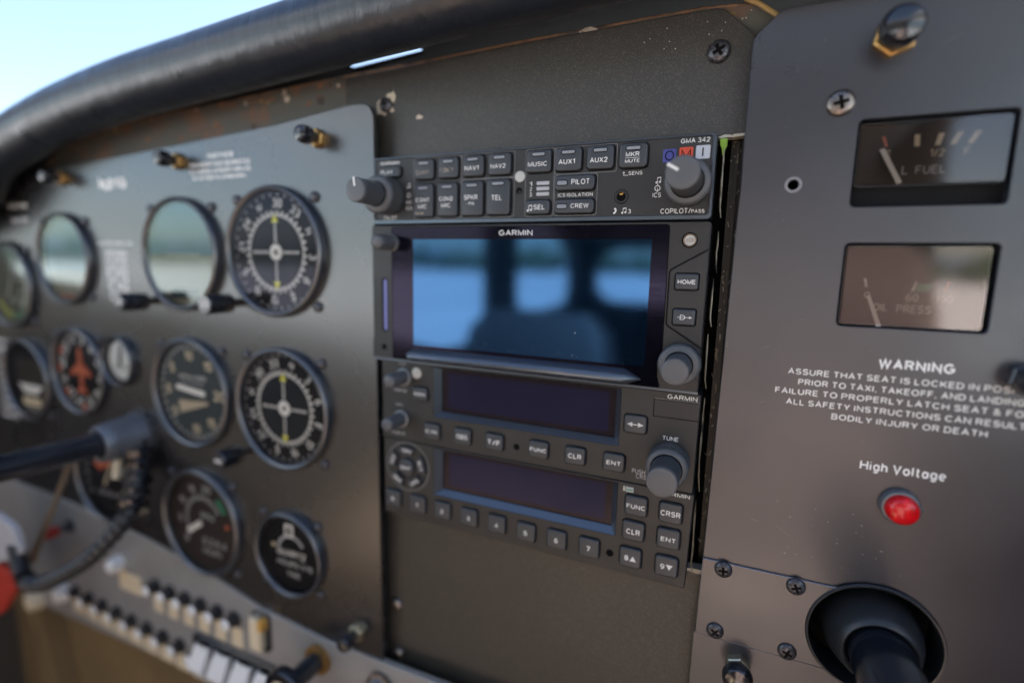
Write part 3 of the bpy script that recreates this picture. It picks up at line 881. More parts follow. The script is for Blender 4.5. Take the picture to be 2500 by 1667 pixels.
b.flat(circle(78.9, -18.3, 1.5, 24), [], PY, 'gap_black'); b.flat(circle(79.1, -18.9, .9, 16), [], PY - .02, 'dial_brown')
b.build('faceplate', ap, AO)
b = MB()
b.flat(circle(124, -22.2, 2.95, 36), [], PY, 'gap_black')
b.prism(circle(124, -22.2, 2.7, 36), -0.35, 0, 'faceplate', holes=[circle(124, -22.2, 1.8, 36)], ch=.15)
b.flat(circle(124, -22.2, 1.79, 36), [], -0.08, 'gap_black')
b.flat([(123.2, -20.9), (124.9, -20.7), (124.4, -21.5), (123.5, -21.6)], [], -0.1, 'amber')
b.build('headphone_jack', ap, AO)
def audio_key(cx, cz, w, h, rows, lens=True, **k):
    if lens == 'side':
        l = (cx - w / 2 + 3.2, cz, 4.4, 1.7)
    elif lens:
        l = (cx, cz + h / 2 - 1.9, w * 0.5, 1.25)
    else:
        l = None
    key_part(ap, AO, cx, cz, w, h, rows, lens=l, **k)
audio_key(30.6, -6.9, 10.4, 9.3, [('COM1', 26.4, 33.6, -9.4, -7.1, 'print_worn')])
audio_key(43.7, -6.8, 10.4, 9.3, [('COM2', 39.6, 46.6, -9.0, -6.7, 'print_worn')])
audio_key(56.6, -6.7, 10.6, 9.3, [('NAV1', 52.6, 59.6, -8.9, -6.5)])
audio_key(69.8, -6.6, 10.8, 9.3, [('NAV2', 65.6, 72.9, -8.7, -6.4)])
audio_key(88.2, -6.5, 11.2, 9.3, [('MUSIC', 83.5, 92.1, -8.8, -6.6)])
audio_key(101.4, -6.5, 11.3, 9.4, [('AUX1', 97.3, 104.4, -8.5, -6.3)])
audio_key(114.9, -6.5, 11.1, 9.3, [('AUX2', 110.8, 118.0, -8.6, -6.4)])
audio_key(128.2, -6.6, 11.1, 9.3, [('MKR', 125.3, 130.6, -7.2, -5.2), ('bar', 125.2, 130.8, -7.65, -7.5), ('MUTE', 125.1, 130.8, -9.5, -8.0)])
audio_key(30.2, -21.2, 10.6, 15.3, [('COM1', 26.2, 33.4, -22.0, -19.8), ('MIC', 27.4, 32.2, -25.0, -22.8), ('bar', 26, 30.4, -27.4, -26.8, 'print_worn')])
audio_key(43.2, -21.1, 10.7, 15.3, [('COM2', 39.2, 46.4, -21.8, -19.6), ('MIC', 40.3, 45.2, -24.8, -22.6)])
audio_key(56.2, -21.0, 11.1, 15.4, [('SPKR', 52.4, 59.2, -21.6, -19.4), ('• PA', 53.6, 57.7, -23.9, -22.4)])
audio_key(69.3, -20.8, 11.5, 15.5, [('TEL', 66.4, 71.3, -22.2, -19.9)])
audio_key(88.2, -25.6, 11.2, 6.0, [('SEL', 86.6, 91.6, -26.7, -24.6)], lens=False)
audio_key(104.5, -16.0, 17.1, 6.1, [('PILOT', 103.2, 110.9, -16.9, -14.7)], lens='side')
audio_key(104.6, -25.6, 17.0, 5.9, [('CREW', 103.2, 111.0, -26.6, -24.4)], lens='side')
audio_key(10.8, -7.1, 12.6, 5.2, [('PLAY', 6.0, 13.0, -8.2, -6.2)], lens=False)
b = MB(); note(b, 84.0, -27.0, 1.8, -1.94, 'print_white')
b.build('note_mark', ap, AO)
dual_knob(ap, AO, 149.8, -18.3, -0.4, 8.6, -7.5, 5.8, -26.0, mark=R(150), n1=90, groove=.22)
dual_knob(ap, AO, 9.4, -18.6, -0.4, 8.9, -10.5, 5.5, -25.0, mark=R(97), n1=90, groove=.22)

# --- navigator with the large screen
NO = (79, 0, -66)
nv = thing('navigator', 'black touch screen navigator with a wide blue reflecting display', 'navigator', NO)
NY = -1.6
b = MB()
body = round_poly([(-0.3, -32.5), (159.2, -32.5), (158.9, -99.8), (-0.9, -99.4), (-0.9, -90.5), (-0.3, -88)], [.8, 1.6, .8, .8, .4, .4])
b.prism(body, NY, 14, 'faceplate', ch=0.35)
b.prism([(145.7, -51.2), (159.0, -43.4), (158.9, -81.2), (145.7, -73.0), (145.2, -72.2), (145.2, -52.2)], NY - 0.5, NY, 'faceplate', ch=0.25)
for p, q in (((159.0, -42.9), (145.5, -50.9)), ((145.5, -50.9), (144.9, -52.0)), ((144.9, -52.0), (144.9, -72.4)), ((144.9, -72.4), (145.5, -73.4)), ((145.5, -73.4), (158.9, -81.7))):
    groove(p, q, 0.45, NY - 0.02)
b.flat(rrect(7.3, -71.8, 3.6, 27.2, 1.7), [], NY - 0.02, 'gap_black')
b.flat(rrect(7.6, -71.8, 2.0, 25.6, .9), [], NY - 0.05, 'card_blue')
b.flat(circle(6.4, -93.3, 1.55, 24), [], NY - 0.02, 'gap_black')
b.build('bezel', nv, NO)
b = MB()
g = round_poly([(11.9, -33.7), (143.8, -33.7), (144.0, -83.6), (142.2, -88.2), (142.6, -94.5), (143.9, -98.7), (11.9, -98.5)], [.8, 1.2, 2, 2, 2, .6, .6])
b.flat(offset(g, -0.35) if area2(g) > 0 else offset(list(reversed(g)), -0.35), [], NY - 0.03, 'gap_black')
b.flat(g, [rrect(80.9, -65, 113.1, 51.6, .3)], NY - 0.06, 'screen_border')
b.text('GARMIN', 70.2, 86.4, -37.8, -35.0, NY - 0.1, 'print_white', 0.018)
b.flat(rrect(80.9, -65, 113.1, 51.6, .3), [], NY - 0.06, 'screen_display')
random.seed(9)
for k in range(40):
    x, z = random.uniform(60, 140), -90.5 + abs(random.gauss(0, 2.0))
    b.flat(circle(x, z, random.uniform(.04, .10), 6), [], NY - 0.09, 'print_grey')
b.flat(circle(107.4, -79, .22, 8), [], NY - 0.09, 'print_white')
b.build('screen', nv, NO)
b = MB()                                              # the hand rest under the screen
sec = [(NY, -92.2), (NY - 3.4, -93.0), (NY - 5.6, -94.6), (NY - 6.2, -96.2), (NY - 5.6, -97.4), (NY - 3.2, -98.6), (NY, -98.9)]
tip = lambda x: [(x, NY - 0.4 + (y - NY) * 0.08, -96.3 + (z + 96.3) * 0.12) for y, z in sec]
full = lambda x: [(x, y, z) for y, z in sec]
b.loft([tip(20.0), full(24.5), full(129.5), tip(136.4)], 'bezel_frame', cap0=True)
b.build('hand_rest', nv, NO)
b = MB()
b.prism(rrect(79.5, -99.55, 159, 1.0, .2), NY - .3, 2, 'bezel_frame')
b.build('lower_rim', nv, NO)
key_part(nv, NO, 151.8, -55.6, 8.6, 6.3, [('HOME', 148.5, 155.0, -56.6, -54.6)], y1=NY - 1.6, y0=NY - .5, r=.7, bold=.02)
k = key_part(nv, NO, 151.7, -69.5, 8.5, 6.4, [], y1=NY - 1.6, y0=NY - .5, r=.7)
b = MB()
ky = NY - 1.65
b.text('D', 150.2, 152.2, -70.5, -68.5, ky, 'print_white', 0.0)
b.flat([(149.2, -69.6), (154.2, -69.6), (154.2, -69.4), (149.2, -69.4)], [], ky, 'print_white')
b.flat([(153.6, -70.0), (154.9, -69.5), (153.6, -69.0)], [], ky, 'print_white')
b.build('direct_mark', k, NO)
b = MB()
b.flat(circle(151.7, -39.6, 3.0, 32), [], NY - .02, 'gap_black')
b.prism(circle(151.8, -39.6, 2.5, 32), NY - .5, NY, 'bronze', holes=[circle(151.8, -39.6, 2.0, 32)], ch=.2)
b.flat(circle(151.8, -39.6, 2.0, 32), [], NY - .1, 'sensor_white')
pts = []
for i in range(7):
    x = 150.5 + i * 0.43; hgt = 1.1 - abs(i - 3) * 0.17
    b.flat([(x, -39.6 - hgt), (x + .16, -39.6 - hgt), (x + .16, -39.6 + hgt), (x, -39.6 + hgt)], [], NY - .14, 'rust_edge')
b.build('light_sensor', nv, NO)
dual_knob(nv, NO, 151.5, -87.7, NY, 8.1, NY - 7.5, 5.0, NY - 22, n1=110, n2=40, groove=.16)
b = MB()
b.lathe([(4.3, NY), (4.3, NY - 1.5), (3.7, NY - 1.8), (3.7, NY - 11), (3.4, NY - 12), (2.6, NY - 12.6), (1.2, NY - 12.9)], 12.0, -41.0, 'knob_plastic', n=40)
b.build('power_knob', nv, NO)

# --- communication and navigation radio
def radio_window(parent, origin, xo0, xo1, zo0, zo1, xi0, xi1, zi0, zi1, y0, depth):
    b = MB()
    O = [(xo0, zo1), (xo1, zo1), (xo1, zo0), (xo0, zo0)]; I = [(xi0, zi1), (xi1, zi1), (xi1, zi0), (xi0, zi0)]
    b.loft([[(p[0], y0 - .02, p[1]) for p in O], [(p[0], y0 + depth * .72, p[1]) for p in I]], 'bezel_frame', cap1=False)
    b.loft([[(p[0], y0 + depth * .72, p[1]) for p in I], [(p[0], y0 + depth, p[1]) for p in I]], 'gap_black', cap1=False)
    b.build('window_bezel', parent, origin)
    b = MB()
    d = [(xi0 + 3.4, zi1 - 1.8), (xi1 - 3.2, zi1 - 1.8), (xi1 - 3.2, zi0 + 2.2), (xi0 + 3.4, zi0 + 2.2)]
    b.flat(I, [d], y0 + depth * .86, 'window_glass')
    b.flat(d, [], y0 + depth * .86, 'window_display')
    b.build('display_window', parent, origin)
    return O
CO_ = (80, 0, -121)
cr = thing('communication_radio', 'black radio under the touch screen with arrow key and large tuning knob', 'radio', CO_)
CY = 0.0
b = MB()
Wn = [(35.0, -126.8), (128.2, -126.8), (128.2, -101.5), (35.0, -101.5)]
b.prism(round_poly([(3.6, -142.0), (159.8, -142.4), (160.2, -100.5), (3.6, -100.5)], .8), CY, 14, 'faceplate', holes=[Wn], ch=.3)
PY = CY - .04
tx('GARMIN', 147.3, 158.9, -103.6, -101.4, 'print_white', 0.01)
tx('TUNE', 146.5, 152.7, -121.3, -119.2)
tx('PUSH', 134.7, 140.3, -137.8, -135.8, 'print_grey'); tx('CRSR', 136.5, 142.4, -139.9, -137.9, 'print_grey')
tx('COM', 14.0, 18.2, -102.3, -100.9, 'print_grey'); tx('PUSH SQ', 11.2, 18.8, -116.4, -114.8, 'print_grey')
tx('NAV', 12.0, 16.4, -124.2, -122.4, 'print_grey'); tx('PUSH ID', 9.6, 17.6, -139.4, -137.7, 'print_grey')
for p, q in (((142.1, -104.2), (160.0, -104.2)), ((142.1, -111.5), (159.9, -111.5)), ((142.1, -104.2), (142.1, -111.5))):
    groove(p, q, .35, PY)
groove((142.3, -103.9), (160, -103.9), .15, PY - .01, 'print_line')
b.flat(circle(80.6, -135.2, 1.6, 24), [], PY, 'gap_black')
b.lathe([(2.8, 0), (2.8, -.2), (2.2, -.4)], 25.0, -105.6, 'sensor_white', n=28)
b.build('faceplate', cr, CO_)
radio_window(cr, CO_, 35.0, 128.2, -126.8, -101.5, 38.2, 125.8, -124.4, -102.6, CY, 4.0)
b = None
for s, x in (('C/N', 34.6), ('OBS', 52.2), ('T/F', 69.5), ('FUNC', 92.1), ('CLR', 109.5), ('ENT', 126.9)):
    hw = 1.05 * len(s) if s != 'FUNC' else 4.0
    if s in ('OBS', 'CLR', 'ENT'): hw = 3.0
    key_part(cr, CO_, x, -134.3, 9.4, 8.0, [(s, x - hw, x + hw, -135.4, -133.1)], y1=CY - 1.7, y0=CY, bold=.03)
key_part(cr, CO_, 27.6, -115.8, 9.0, 6.8, [('MON', 24.4, 30.8, -116.8, -114.8)], y1=CY - 1.7, bold=.03)
k = key_part(cr, CO_, 135.1, -116.0, 9.5, 7.9, [], y1=CY - 1.3)
b = MB(); ky = CY - 1.34
b.flat([(132.6, -116.2), (137.6, -116.2), (137.6, -115.85), (132.6, -115.85)], [], ky, 'print_white')
b.flat([(131.6, -116.0), (133.9, -117.0), (133.9, -115.0)], [], ky, 'print_white')
b.flat([(138.6, -116.0), (136.3, -115.0), (136.3, -117.0)], [], ky, 'print_white')
b.build('arrow_mark', k, CO_)
dual_knob(cr, CO_, 149.7, -129.9, CY, 8.3, -10.5, 5.9, -24.5, n1=52, n2=60, groove=.3)
for x, z in ((17.2, -108.3), (15.6, -130.6)):
    b = MB()
    b.lathe([(4.6, CY), (4.6, CY - 1.2), (4.1, CY - 1.5)], x, z, 'knob_ring', n=40)
    b.lathe([(3.7, CY - 1.4), (3.6, CY - 11.5), (3.3, CY - 12.6), (2.6, CY - 13.2), (1.2, CY - 13.4)], x, z, 'knob_plastic', n=40)
    b.build('volume_knob', cr, CO_)

# --- transponder
TO = (80, 0, -164)
tp = thing('transponder', 'black transponder with number keys at the bottom of the radio stack', 'transponder', TO)
TY = 0.3
b = MB()
Wn = [(35.0, -168.2), (128.8, -168.2), (128.8, -143.8), (35.0, -143.8)]
b.prism(round_poly([(4.2, -184.0), (159.4, -185.3), (160.6, -142.8), (4.0, -142.4)], [.8, 1.2, 1.4, .8]), TY, 14, 'faceplate', holes=[Wn], ch=.35)
PY = TY - .04
tx('GARMIN', 147.0, 158.9, -145.2, -143.2, 'print_white', 0.012)
b.flat(circle(127.0, -177.1, 1.75, 24), [], PY, 'gap_black')
b.flat(circle(19.0, -156.2, 13.2, 48), [circle(19.0, -156.2, 12.9, 48)], PY, 'print_line')
b.build('faceplate', tp, TO)
radio_window(tp, TO, 35.0, 128.8, -168.2, -143.8, 38.8, 126.3, -165.6, -144.5, TY, 4.0)
for i, (x, z) in enumerate([(10.4, -175.0), (25.7, -175.2), (40.7, -175.5), (56.1, -175.8), (71.4, -175.8), (86.9, -176.3), (102.2, -176.3), (117.7, -176.4), (136.3, -176.4), (151.6, -176.4)]):
    rows = [(str(i), x - .85, x + .85, z - 1.35, z + 1.0)]
    if i == 1: rows = [('1', x - .5, x + .5, z - 1.35, z + 1.0)]
    if i >= 8: rows = [(str(i), x - 2.5, x - .7, z - 1.2, z + 1.2)]
    k = key_part(tp, TO, x, z, 9.5, 9.0, rows, y1=TY - 1.7, y0=TY, bold=.035)
    if i >= 8:
        c = MB()
        s = 1 if i == 8 else -1
        c.flat([(x - .2, z - 1.2 * s), (x + 2.6, z - 1.2 * s), (x + 1.2, z + 1.2 * s)], [], TY - 1.74, 'print_white')
        c.build('arrow_mark', k, TO)
for s, x, z, hw in (('FUNC', 137.4, -152.2, 3.9), ('CRSR', 151.8, -152.2, 4.0), ('CLR', 136.9, -163.8, 2.9), ('ENT', 151.6, -163.8, 3.0)):
    key_part(tp, TO, x, z, 9.5, 8.8, [(s, x - hw, x + hw, z - 1.3, z + 1.1)], y1=TY - 1.7, y0=TY, bold=.025)
b = MB()
b.lathe([(4.6, TY), (4.6, TY - 1.4), (4.2, TY - 1.9), (3.2, TY - 2.1)], 19.0, -156.2, 'key_rubber', n=40)
b.text('IDNT', 16.0, 22.0, -157.3, -155.1, TY - 2.14, 'print_white', .03)
b.build('key', tp, TO)
for s, a in (('ON', 88), ('ALT', 16), ('VFR', -56), ('OFF', -128), ('STBY', 160)):
    L = lambda r0, r1, y: [(19.0 + r1 * math.cos(R(a + t)), y, -156.2 + r1 * math.sin(R(a + t))) for t in range(-24, 25, 6)] + [(19.0 + r0 * math.cos(R(a + t)), y, -156.2 + r0 * math.sin(R(a + t))) for t in range(24, -25, -6)]
    b = MB()
    b.loft([L(6.3, 11.8, TY - .05), L(6.3, 11.8, TY - .06)], 'gap_black')
    b.loft([L(6.8, 11.4, TY), L(6.8, 11.4, TY - 1.1), L(7.1, 11.1, TY - 1.6)], 'key_rubber')
    cx, cz = 19.0 + 9.1 * math.cos(R(a)), -156.2 + 9.1 * math.sin(R(a))
    rot = R(a - 90) if a > -20 and a < 120 else R(a + 90)
    if a == 16: rot = R(-74)
    b.text(s, cx - 2.6, cx + 2.6, cz - 1.0, cz + 1.0, TY - 1.66, 'print_white', .03, rot)
    b.build('key', tp, TO)
b = MB()
b.prism(rrect(134.2, -145.6, 3.4, 2.3, .3), TY - .5, TY, 'sensor_white', ch=.2)
b.prism(rrect(131.8, -145.5, .7, 2.2, .1), TY - .3, TY, 'cream_edge')
b.flat(rrect(134.2, -145.7, 3.0, .55, .2), [], TY - .53, 'green_mark')
b.build('reply_light', tp, TO)

# --- mounting rack seen in the slot beside the radios
rk = thing('radio_rack', 'scraped dark metal mounting rack in the slot right of the radios', 'rack', (163, 10, -90))
KO = (163, 10, -90)
b = MB()
b.box(-3, 172, 30, 32, -230, 12, 'gap_black')
b.box(165.4, 166.6, 13.2, 30, -182, -1, 'rack_metal')
b.box(163.6, 170, 16, 18, -182, 0, 'rack_metal')
b.build('rack_side', rk, KO)
b = MB()
random.seed(11)
for z0, z1, x, y in ((-31, -5, 161.4, 2.5), (-52, -36, 161.6, 3), (-73, -54, 161.2, 2), (-98, -76, 160.9, 2), (-141, -101.5, 161.5, 0.4), (-178, -145, 161.4, 1.0)):
    n = 7
    path = [(x + random.uniform(-.12, .12) + (0.7 if i in (0,) else 0), y, z0 + (z1 - z0) * i / (n - 1)) for i in range(n)]
    b.tube(path, [0.18] + [0.38 + random.uniform(-.1, .1) for _ in range(n - 2)] + [0.12], 'rack_lip', n=6)
for k in range(46):
    x, z = random.uniform(163.6, 167.6), random.uniform(-176, -6)
    l = random.uniform(.4, 2.2); a = random.gauss(1.4, .5)
    b.tube([(x, 15.8, z), (x + l * math.cos(a), 15.8, z + l * math.sin(a))], random.uniform(.05, .17), 'cream_edge', n=4)
b.build('rack_lip', rk, KO)
b = MB()
b.prism([(159.6, -1.2), (162.3, -1.2), (162.3, -3.9), (161.6, -5.4), (161.4, -7.8), (160.8, -7.4), (160.4, -4.8), (159.7, -3.2)], 5.0, 5.8, 'green_tab', ch=.1)
b.build('tape_tab', rk, KO)

# ------------------------------------------------------------------ gauges
def ring_text(b, cx, cz, items, rad, h, y, mname, bold=.02, upright=False):
    for s, deg in items:
        a = R(90 - deg)
        b.ctext(s, cx + rad * math.cos(a), cz + rad * math.sin(a), h, y, mname, bold, 0 if upright else R(-deg))
def ring_ticks(b, cx, cz, r0, r1, degs, w, y, mname):
    for d in degs:
        a = R(90 - d); u = (math.cos(a), math.sin(a)); n = (-u[1] * w / 2, u[0] * w / 2)
        b.flat([(cx + u[0] * r0 + n[0], cz + u[1] * r0 + n[1]), (cx + u[0] * r0 - n[0], cz + u[1] * r0 - n[1]), (cx + u[0] * r1 - n[0], cz + u[1] * r1 - n[1]), (cx + u[0] * r1 + n[0], cz + u[1] * r1 + n[1])], [], y, mname)
def arc_band(b, cx, cz, r0, r1, d0, d1, y, mname, n=14):
    A = [R(90 - (d0 + (d1 - d0) * i / n)) for i in range(n + 1)]
    b.flat([(cx + r1 * math.cos(a), cz + r1 * math.sin(a)) for a in A] + [(cx + r0 * math.cos(a), cz + r0 * math.sin(a)) for a in reversed(A)], [], y, mname)
def needle(b, cx, cz, deg, l0, l1, w0, w1, y, mname):
    a = R(90 - deg); u = Vector((math.cos(a), math.sin(a))); n = Vector((-u.y, u.x)); c = Vector((cx, cz))
    P = [c + u * l0 + n * w0, c + u * l0 - n * w0, c + u * l1 - n * w1, c + u * l1 + n * w1]
    b.prism([tuple(p) for p in P], y, y + .5, mname)
def gauge(label, cx, cz, r, paint, glass='gauge_glass', dial='dial_black', screws=((-1, 1), (1, 1), (1, -1), (-1, -1)), so=None, proud=5.0, name='round_gauge', cat='gauge', group='round gauges on the flight panel', bezel='bezel_black'):
    o = (cx, Y0, cz)
    t = thing(name, label, cat, o, group)
    p = proud
    b = MB()
    b.lathe([(r, Y0), (r, Y0 - p * .45), (r * .99, Y0 - p * .75), (r * .972, Y0 - p * .94), (r * .95, Y0 - p), (r * .925, Y0 - p * .93), (r * .905, Y0 - p * .7), (r * .895, Y0 - .6)], cx, cz, bezel, n=72, cap1=False)
    b.build('bezel', t, o)
    b = MB()
    b.flat(circle(cx, cz, r * .91, 64), [], Y0 - .5, dial)
    needles = paint(b, cx, cz, r * .90)
    b.build('dial', t, o)
    if needles:
        b = MB(); needles(b, cx, cz, r * .90); b.build('needle', t, o)
    b = MB()
    b.lathe([(r * .903, Y0 - p * .66), (r * .6, Y0 - p * .68), (r * .2, Y0 - p * .69)], cx, cz, glass, n=64)
    b.build('cover_glass', t, o)
    so = so or r * .80
    for sx, sz in screws:
        s = MB()
        x, z = cx + sx * so, cz + sz * so
        s.lathe([(2.9, Y0), (2.9, Y0 - .9), (2.3, Y0 - 1.7), (1.0, Y0 - 2.1)], x, z, 'steel_dark', n=20)
        s.build('mounting_screw', t, o)
    return t, o
def adj_knob(t, o, x, z, L=24, tip='print_white'):
    b = MB()
    b.lathe([(2.4, Y0), (2.4, Y0 - 9)], x, z, 'steel', n=20)
    b.lathe([(5.2, Y0 - 8.6), (5.4, Y0 - 9), (5.4, Y0 - L + 1), (4.8, Y0 - L), (2, Y0 - L)], x, z, 'black_gloss', n=28)
    b.text('OBS' if tip else 'O', x - 3, x + 3, z - 1.4, z + 1.4, Y0 - L - .05, 'print_white', .04)
    b.build('setting_knob', t, o)

def vor(rot):
    def paint(b, cx, cz, r):
        y = Y0 - .6
        names = ['N', '3', '6', 'E', '12', '15', 'S', '21', '24', 'W', '30', '33']
        ring_text(b, cx, cz, [(s, 30 * i - rot) for i, s in enumerate(names)], r * .82, r * .15, y, 'print_white', .02)
        ring_ticks(b, cx, cz, r * .60, r * .70, [10 * i - rot for i in range(36)], r * .038, y, 'print_white')
        ring_ticks(b, cx, cz, r * .60, r * .65, [10 * i + 5 - rot for i in range(36)], r * .034, y, 'print_white')
        ring_ticks(b, cx, cz, r * .93, r * .985, [10 * i - rot for i in range(36)], r * .028, y, 'print_grey')
        b.flat(circle(cx, cz, r * .585, 48), [], y - .05, 'dial_inner')
        for k in range(1, 6):
            for u, v in ((0, 1), (0, -1), (1, 0), (-1, 0)):
                b.flat(circle(cx + u * r * (.12 + .075 * k), cz + v * r * (.12 + .075 * k), r * .027, 10), [], y - .1, 'print_white')
        b.flat(circle(cx, cz, r * .14, 28), [circle(cx, cz, r * .045, 16)], y - .12, 'print_white')
        for s in (1, -1):
            b.flat([(cx - r * .075, cz + s * r * .50), (cx + r * .075, cz + s * r * .50), (cx, cz + s * r * .64)], [], y - .15, 'yellow_mark')
        return None
    return paint
t, o = gauge('course indicator with white compass card beside the radios, upper of the pair', -66.4, -46.3, 36.2, vor(295), 'gauge_glass', screws=((-1, 1), (1, 1), (1, -1)))
adj_knob(t, o, -95.5, -75.5, 24)
t, o = gauge('course indicator with white compass card beside the radios, lower of the pair', -65.2, -135.6, 36.2, vor(345), 'gauge_glass', screws=((-1, 1), (1, 1), (1, -1)))
adj_knob(t, o, -95, -165.5, 22)
def p_ai(b, cx, cz, r):
    y = Y0 - .6
    A = [R(180 * i / 24) for i in range(25)]
    b.flat([(cx + r * math.cos(a), cz + r * math.sin(a)) for a in A], [], y, 'sky_dial')
    b.flat([(cx - r * math.cos(a), cz - r * math.sin(a)) for a in A], [], y, 'earth_dial')
    b.flat([(cx - r * .5, cz - .6), (cx + r * .5, cz - .6), (cx + r * .5, cz + .6), (cx - r * .5, cz + .6)], [], y - .2, 'needle_white')
    b.flat([(cx - r * .45, cz - r * .86), (cx + r * .45, cz - r * .86), (cx + r * .38, cz - r * .66), (cx - r * .38, cz - r * .66)], [], y - .2, 'dial_black')
    return None
t, o = gauge('altimeter with bright glass mirroring the pale apron, left of the upper course indicator', -144.8, -48.5, 34.8, p_ai, 'gauge_glass_bright', screws=((-1, 1), (1, 1), (-1, -1)))
adj_knob(t, o, -172, -78.0, 24)
def p_vsi(b, cx, cz, r):
    y = Y0 - .6
    ring_text(b, cx, cz, [('0', -90), ('5', -52), ('10', -5), ('15', 40), ('20', 90), ('15', 140), ('10', 178), ('5', 232)], r * .74, r * .20, y, 'dial_tan', .03, True)
    ring_ticks(b, cx, cz, r * .88, r * .96, range(0, 360, 10), r * .03, y, 'print_white')
    b.ctext('VERTICAL SPEED', cx, cz + r * .3, r * .09, y, 'print_white', .02)
    b.ctext('100 FT PER MIN', cx, cz + r * .18, r * .08, y, 'print_grey', .02)
    def nd(b, cx, cz, r):
        needle(b, cx + r * .1, cz + r * .04, -84, -r * .3, r * .52, r * .055, r * .05, Y0 - 2.2, 'needle_white')
        needle(b, cx + r * .2, cz - r * .22, -100, -r * .25, r * .6, r * .03, r * .13, Y0 - 1.6, 'needle_tan')
    return nd
gauge('vertical speed indicator with white needle and blue grey face', -144.0, -135.4, 35.8, p_vsi, 'gauge_glass', 'dial_grey', screws=((-1, 1), (1, 1)))
def p_rpm(b, cx, cz, r):
    y = Y0 - .6
    ring_text(b, cx, cz, [('0', -130), ('5', -95), ('10', -60), ('15', -25), ('20', 10)], r * .70, r * .16, y, 'print_grey', .03, True)
    ring_ticks(b, cx, cz, r * .45, r * .55, range(-130, 60, 7), r * .03, y, 'print_grey')
    arc_band(b, cx, cz, r * .62, r * .72, 38, 66, y, 'green_mark')
    arc_band(b, cx, cz, r * .62, r * .72, 84, 92, y, 'orange_mark')
    b.ctext('RPM', cx + r * .12, cz + r * .12, r * .17, y, 'print_grey', .02)
    b.ctext('0 2 6 4', cx + r * .28, cz - r * .4, r * .18, y, 'print_grey', .02)
    b.ctext('HOURS', cx + r * .2, cz - r * .62, r * .12, y, 'print_grey', .02)
    return lambda b, cx, cz, r: needle(b, cx, cz, -122, r * .02, r * .5, r * .06, r * .05, Y0 - 2.2, 'needle_white')
t, o = gauge('engine tachometer with brown black face below the vertical speed indicator', -142.4, -223.2, 37.0, p_rpm, 'gauge_glass', 'dial_brown', screws=((-1, 1), (1, 1), (1, -1)))
def p_clock(b, cx, cz, r):
    y = Y0 - .6
    b.prism(rrect(cx - r * .05, cz + r * .58, r * .28, r * .34, .5), y - .2, y, 'needle_white')
    b.ctext('8', cx - r * .05, cz + r * .58, r * .24, y - .3, 'dial_black', .05)
    arc_band(b, cx, cz, r * .40, r * .48, -80, 60, y, 'print_grey')
    b.ctext('QUARTZ', cx, cz - r * .02, r * .20, y, 'print_white', .04)
    b.ctext('HOURS 1/10', cx + r * .1, cz - r * .30, r * .17, y, 'print_grey', .04)
    b.ctext('TIME', cx + r * .05, cz - r * .58, r * .18, y, 'print_grey', .04)
    b.flat(circle(cx - r * .6, cz + r * .1, r * .06, 10), [], y, 'dial_tan')
    return None
gauge('small dark hour meter below the lower course indicator', -64.6, -225.6, 26.8, p_clock, 'gauge_glass', 'dial_black', so=21.6, proud=5)
def p_att(b, cx, cz, r):
    y = Y0 - .6
    b.flat(circle(cx, cz, r * .9, 48), [], y, 'sky_dial')
    b.flat([(cx - r * .6, cz - r * .8), (cx + r * .6, cz - r * .8), (cx + r * .8, cz - r * .3), (cx - r * .8, cz - r * .3)], [], y - .1, 'earth_dial')
    b.flat([(cx - r * .6, cz - r * .95), (cx + r * .5, cz - r * .95), (cx + r * .5, cz - r * .84), (cx - r * .6, cz - r * .84)], [], y - .2, 'orange_mark')
    return None
gauge('attitude indicator with pale blue glass, left of the compass placard', -270.0, -53.0, 32.5, p_att, 'gauge_glass_bright', screws=((-1, 1), (1, 1), (1, -1)))
def p_asi(b, cx, cz, r):
    y = Y0 - .6
    arc_band(b, cx, cz, r * .55, r * .70, 30, 150, y, 'needle_white'); arc_band(b, cx, cz, r * .72, r * .9, 60, 190, y, 'green_mark')
    arc_band(b, cx, cz, r * .72, r * .9, 190, 240, y, 'yellow_mark')
    ring_text(b, cx, cz, [('40', 30), ('60', 70), ('80', 110), ('100', 150), ('120', 190), ('140', 230)], r * .4, r * .16, y, 'print_white', .02, True)
    return lambda b, cx, cz, r: needle(b, cx, cz, 20, -r * .2, r * .7, r * .04, r * .01, Y0 - 2.2, 'needle_white')
gauge('airspeed indicator with green and yellow arcs at the far left edge', -348, -74, 33.5, p_asi, 'gauge_glass_bright', screws=((1, 1), (1, -1)))
def p_hi(b, cx, cz, r):
    y = Y0 - .6
    ring_text(b, cx, cz, [(s, 30 * i - 20) for i, s in enumerate(['N', '3', '6', 'E', '12', '15', 'S', '21', '24', 'W', '30', '33'])], r * .78, r * .2, y, 'print_white', .05)
    ring_ticks(b, cx, cz, r * .88, r * .98, range(0, 360, 10), r * .05, y, 'print_white')
    pl_ = [(0, .62), (.07, .5), (.09, .2), (.42, -.02), (.42, -.14), (.09, -.06), (.06, -.38), (.2, -.5), (.2, -.58), (0, -.54)]
    b.prism([(cx + x * r, cz + z * r) for x, z in pl_] + [(cx - x * r, cz + z * r) for x, z in reversed(pl_[1:-1])], y - .6, y, 'orange_mark')
    for d in (-60, -90, -130, 180):
        arc_band(b, cx, cz, r * .86, r * 1.0, d - 6, d + 6, y - .1, 'orange_mark', 4)
    return None
gauge('heading indicator with orange aeroplane symbol and white numerals', -266, -134, 32.5, p_hi, 'gauge_glass', screws=((-1, 1), (1, 1)))
